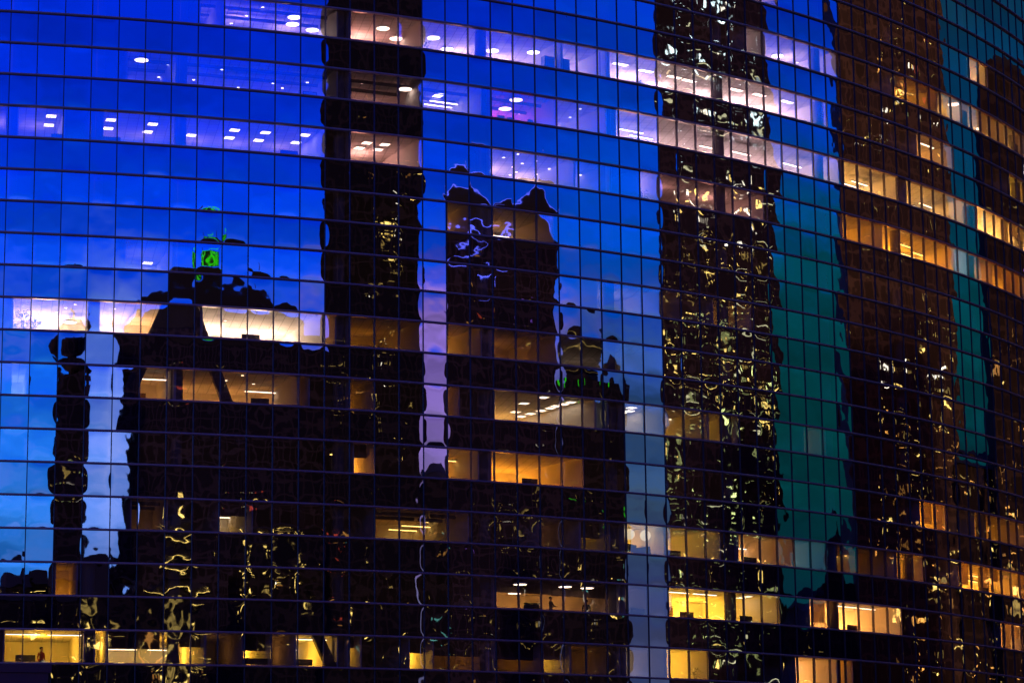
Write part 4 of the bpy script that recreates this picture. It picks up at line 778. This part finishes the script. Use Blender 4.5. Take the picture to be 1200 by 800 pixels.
# bright busy tower
T = Tower('lively_tower', (193.9, 86.5), (216.6, 127.6), 126, 26, TM['mauve'], 'busy high tower full of bright windows mirrored right of the grey sky strip', 'tower')
mb = MB(); mb.box((0, -T.sg*13, 128), (T.w*0.6, 14, 4)); T.part('roof', mb, M['roof'])
T.zone(0.0, 0.8, 97, 116, 24, ['win_ice', 'win_white', 'dimwin_ice'], (0.3, 1.2), (0.3, 1.2)); T.zone(0.0, 0.92, 78, 92, 25, ['win_white', 'win_gold', 'dimwin_white'], (0.4, 1.36), (0.4, 1.6)); T.zone(0.0, 0.95, 60, 77, 24, ['win_gold', 'win_lime', 'dimwin_lime'], (0.4, 1.36), (0.4, 1.7))
T.zone(0.0, 0.95, 24, 60, 27, ['win_lime', 'dimwin_lime', 'win_gold', 'dimwin_white', 'dimwin_lime'], (0.4, 1.36), (0.4, 1.4))
mb = MB()
for i in range(46): mb.box((random.uniform(-0.46, 0.44)*T.w, T.sg*0.06, random.randrange(8, 36)*3.3+0.2), (random.uniform(0.8, 5.0), 0.12, random.uniform(0.15, 0.4)))
T.part('lit_ledge', mb, M['ledge_glow'])
T.fine([(0.02, 0.9, 96, 117, 110)], 'win_ice'); T.fine([(0.02, 0.95, 84, 93, 36)], 'win_white'); T.fine([(0.02, 0.95, 60, 84, 170)], 'win_gold'); T.fine([(0.02, 0.97, 26, 76, 190)], 'win_lime'); T.fine([(0.02, 0.97, 26, 76, 150)], 'dimwin_lime'); T.fine([(0.02, 0.97, 30, 76, 50)], 'win_gold')
# brown tower
T = Tower('brown_tower', (206.8, 158.8), (215.1, 212.3), 124, 26, TM['brown'], 'brown high tower with scattered amber windows mirrored at right', 'tower')
mb = MB(); mb.box((0, -T.sg*13, 126), (T.w*0.6, 14, 4)); T.part('roof', mb, M['roof'])
T.zone(0.35, 0.8, 98, 113, 18, ['win_orange', 'win_gold', 'win_white', 'dimwin_red'], (0.3, 1.0), (0.3, 1.1)); T.zone(0.05, 0.95, 80, 100, 18, ['dimwin_white', 'win_white', 'dimwin_lime', 'win_gold'], (0.2, 0.6), (0.2, 0.7)); T.zone(0.1, 0.95, 60, 80, 22, ['win_gold', 'win_white', 'dimwin_gold'], (0.3, 0.9), (0.3, 0.9)); T.zone(0.25, 0.98, 25, 60, 42, ['win_gold', 'win_orange', 'dimwin_gold', 'dimwin_orange'], (0.3, 1.2), (0.3, 1.1))
T.fine([(0.4, 0.75, 100, 114, 18), (0.05, 0.95, 80, 100, 12), (0.5, 0.95, 58, 72, 30)], 'win_gold'); T.fine([(0.05, 0.95, 58, 100, 60)], 'dimwin_gold'); T.fine([(0.35, 0.98, 25, 58, 50)], 'win_gold'); T.fine([(0.3, 0.98, 25, 58, 80)], 'win_orange')
# right-hand tower
T = Tower('narrow_tower', (195.5, 226.6), (188.8, 266.8), 102, 24, TM['umber'], 'brown tower with a few amber windows mirrored at the right edge', 'tower')
mb = MB(); mb.box((0, -T.sg*12, 103.5), (T.w*0.5, 12, 3)); T.part('roof', mb, M['roof'])
T.zone(0.0, 0.9, 25, 66, 40, ['win_gold', 'win_orange', 'dimwin_orange', 'dimwin_gold'], (0.4, 1.6), (0.4, 1.6)); T.zone(0.4, 0.8, 74, 84, 4, ['win_violet'], (0.4, 0.8), (0.5, 1.2)); T.zone(0.3, 0.8, 84, 93, 5, ['win_white', 'dimwin_white'], (0.5, 1.2), (0.6, 1.4))
T.fine([(0.0, 0.95, 25, 66, 60)], 'win_orange'); T.fine([(0.0, 0.95, 25, 66, 80)], 'dimwin_orange'); T.fine([(0.0, 0.95, 40, 90, 24)], 'win_gold')
# low neighbours near the street
def hiproof(T, h, ov=0.8):
    mb = MB(); w, d = T.w/2+ov, T.depth+2*ov; y0, y1 = T.sg*ov, -T.sg*(T.depth+ov); z = T.ztop
    mb.add([(-w, y0, z), (w, y0, z), (w, y1, z), (-w, y1, z), (-w*0.45, (y0+y1)/2, z+h), (w*0.45, (y0+y1)/2, z+h)], [(0, 1, 5, 4), (1, 2, 5), (2, 3, 4, 5), (3, 0, 4), (3, 2, 1, 0)]); T.part('roof', mb, M['roof'])
LOW = [('amber_lit_block', (210.1, 208.5), (209.3, 236.2), 53, 14, 'umber', 2.5, 'lower brown block between the two brown towers mirrored at right', ['win_gold', 'win_orange', 'dimwin_orange'], 30),
       ('sliver_house', (119.7, 41.2), (126.2, 45.7), 48, 10, 'dark', 3.0, 'narrow dark house with pointed roof mirrored below the pink sky slot', ['dimwin_orange', 'dimwin_teal'], 6),
       ('corner_house', (-9.5, -19.6), (9.6, -19.7), 35, 14, 'dark', 3.5, 'low dark house with hipped roof mirrored at the lower left corner', ['dimwin_gold'], 5),
       ('hall_house', (7.5, -14.7), (18.4, -14.1), 37, 8, 'dark', 3.0, 'dark hipped roof house with a few gold windows mirrored at lower left', ['win_gold', 'dimwin_gold'], 8),
       ('gable_house', (14.8, -26.0), (25.5, -25.2), 39.5, 8, 'dark', 3.5, 'taller dark house mirrored under the slim round-crowned tower', ['win_gold', 'dimwin_gold', 'dimwin_white'], 9),
       ('shop_house', (24, -15.6), (45.8, -12.3), 38, 10, 'dark', 4.5, 'wide dark shop house with scattered gold lights mirrored at lower left', ['win_gold', 'dimwin_gold', 'dimwin_orange'], 18),
       ('teal_gap_house', (212.0, 129.5), (222.6, 158.5), 36, 14, 'dark', 3.2, 'low dark house closing the foot of the teal sky strip', ['dimwin_gold', 'win_gold'], 9)]
for nm, A, B, zt, dp, mt, rh, lab, keys, nw in LOW:
    T = Tower(nm, A, B, zt, dp, TM[mt], lab, 'house'); hiproof(T, rh); T.zone(0.05, 0.95, 22, zt-1, nw, keys, (0.5, 1.36), (0.3, 1.0)); T.fine([(0.05, 0.95, 22, zt-1, nw//2)], 'win_gold'); T.fine([(0.05, 0.95, 22, zt-1, nw*2)], 'dimwin_gold')
T = Tower('spire_building', (212.5, 144.3), (216.6, 157.1), 39, 8, TM['dark'], 'dark spired building standing in the teal sky strip', 'building')
mb = MB(); mb.box((0, -T.sg*4, 41), (7, 7, 4)); mb.lathe((0, -T.sg*4, 43), [(2.6, 0), (2.2, 1.2), (0.9, 2.0), (0.12, 5.2)], 8); T.part('spire', mb, M['roof'])
# golden temple
T = Tower('temple', (52.4, -14.2), (72.4, -8.4), 36.5, 9, TM['dark'], 'temple with curved eaves edged in golden lights mirrored at lower left', 'temple')
def eave(z, w, d, h, key):
    pts = [(-w, z+0.9), (-w*0.8, z+0.2), (-w*0.4, z-0.1), (0, z+0.0), (w*0.4, z-0.1), (w*0.8, z+0.2), (w, z+0.9)]
    mb = MB(); cy = -T.sg*4.5
    ring = [(x, cy+T.sg*d, zz) for x, zz in pts]; back = [(x, cy-T.sg*d, zz) for x, zz in pts]; top = [(x*0.45, cy, z+h) for x, zz in pts]
    n = len(pts); mb.add(ring+top+back, [(i, i+1, n+i+1, n+i) for i in range(n-1)]+[(n+i, n+i+1, 2*n+i+1, 2*n+i) for i in range(n-1)]+[tuple(range(n))[::-1]+()]); ev = T.part('roof', mb, M['roof'])
    mb = MB(); mb.tube([(x, cy+T.sg*(d+0.12), zz) for x, zz in pts], 0.075, 5); T.part('light_string', mb, M[key], False, ev)
eave(37, 9.6, 5.6, 3.2, 'win_gold'); mb = MB(); mb.box((0, -T.sg*4.5, 40.4), (9.5, 6, 1.6)); st = T.part('storey', mb, TM['dark'])
eave(41.2, 7.0, 4.2, 3.0, 'win_gold'); mb = MB(); mb.box((0, -T.sg*4.5, 43.9), (4.6, 4, 1.2)); T.part('storey', mb, TM['dark'])
eave(44.4, 4.4, 3.0, 2.6, 'win_gold'); mb = MB(); mb.lathe((0, -T.sg*4.5, 46.6), [(0.5, 0), (0.3, 1), (0.08, 3.0)], 8); T.part('finial', mb, M['win_gold'])
for i in range(7): T.win(0.14+0.12*i, 34.0, 0.7, 2.0, 'dimwin_gold'); T.win(0.14+0.12*i, 30.4, 0.8, 1.3, ['dimwin_orange', 'win_gold', 'dimwin_gold'][i % 3])
T.zone(0.05, 0.95, 22, 30, 10, ['win_gold', 'dimwin_gold', 'dimwin_orange'], (0.4, 1.4), (0.4, 1.2))
T.fine([(0.05, 0.95, 22, 36, 60), (0.15, 0.85, 36, 44, 40)], 'win_gold')
# market hall with shelves of small lamps
T = Tower('market_hall', (82.8, -15.8), (108.9, -5.0), 47, 10, TM['dark'], 'dark market hall with shelf rows of gold lamps mirrored below the broad block', 'building')
for f0, f1, n in ((0.12, 0.34, 7), (0.42, 0.78, 9)):
    for i in range(n): T.win((f0+f1)/2+random.uniform(-0.02, 0.02), 46-i*0.95, (f1-f0)*T.w*random.uniform(0.1, 0.5)*0.5, 0.2, random.choice(['win_gold', 'dimwin_orange', 'win_gold', 'dimwin_gold']))
for f, z in ((0.1, 44.5), (0.36, 42.8), (0.39, 44.9), (0.8, 43), (0.84, 40), (0.85, 38.2), (0.12, 37.5), (0.2, 38), (0.5, 39.2)): T.win(f, z, 0.6, 1.1, 'win_gold')
T.win(0.55, 40.2, 1.0, 0.9, 'win_white'); T.win(0.4, 38.5, 2.2, 0.25, 'dimwin_gold'); T.win(0.4, 37.6, 2.2, 0.25, 'dimwin_gold')
hiproof(T, 1.2, 0.3)
T.fine([(0.08, 0.9, 33, 47, 60)], 'win_gold')
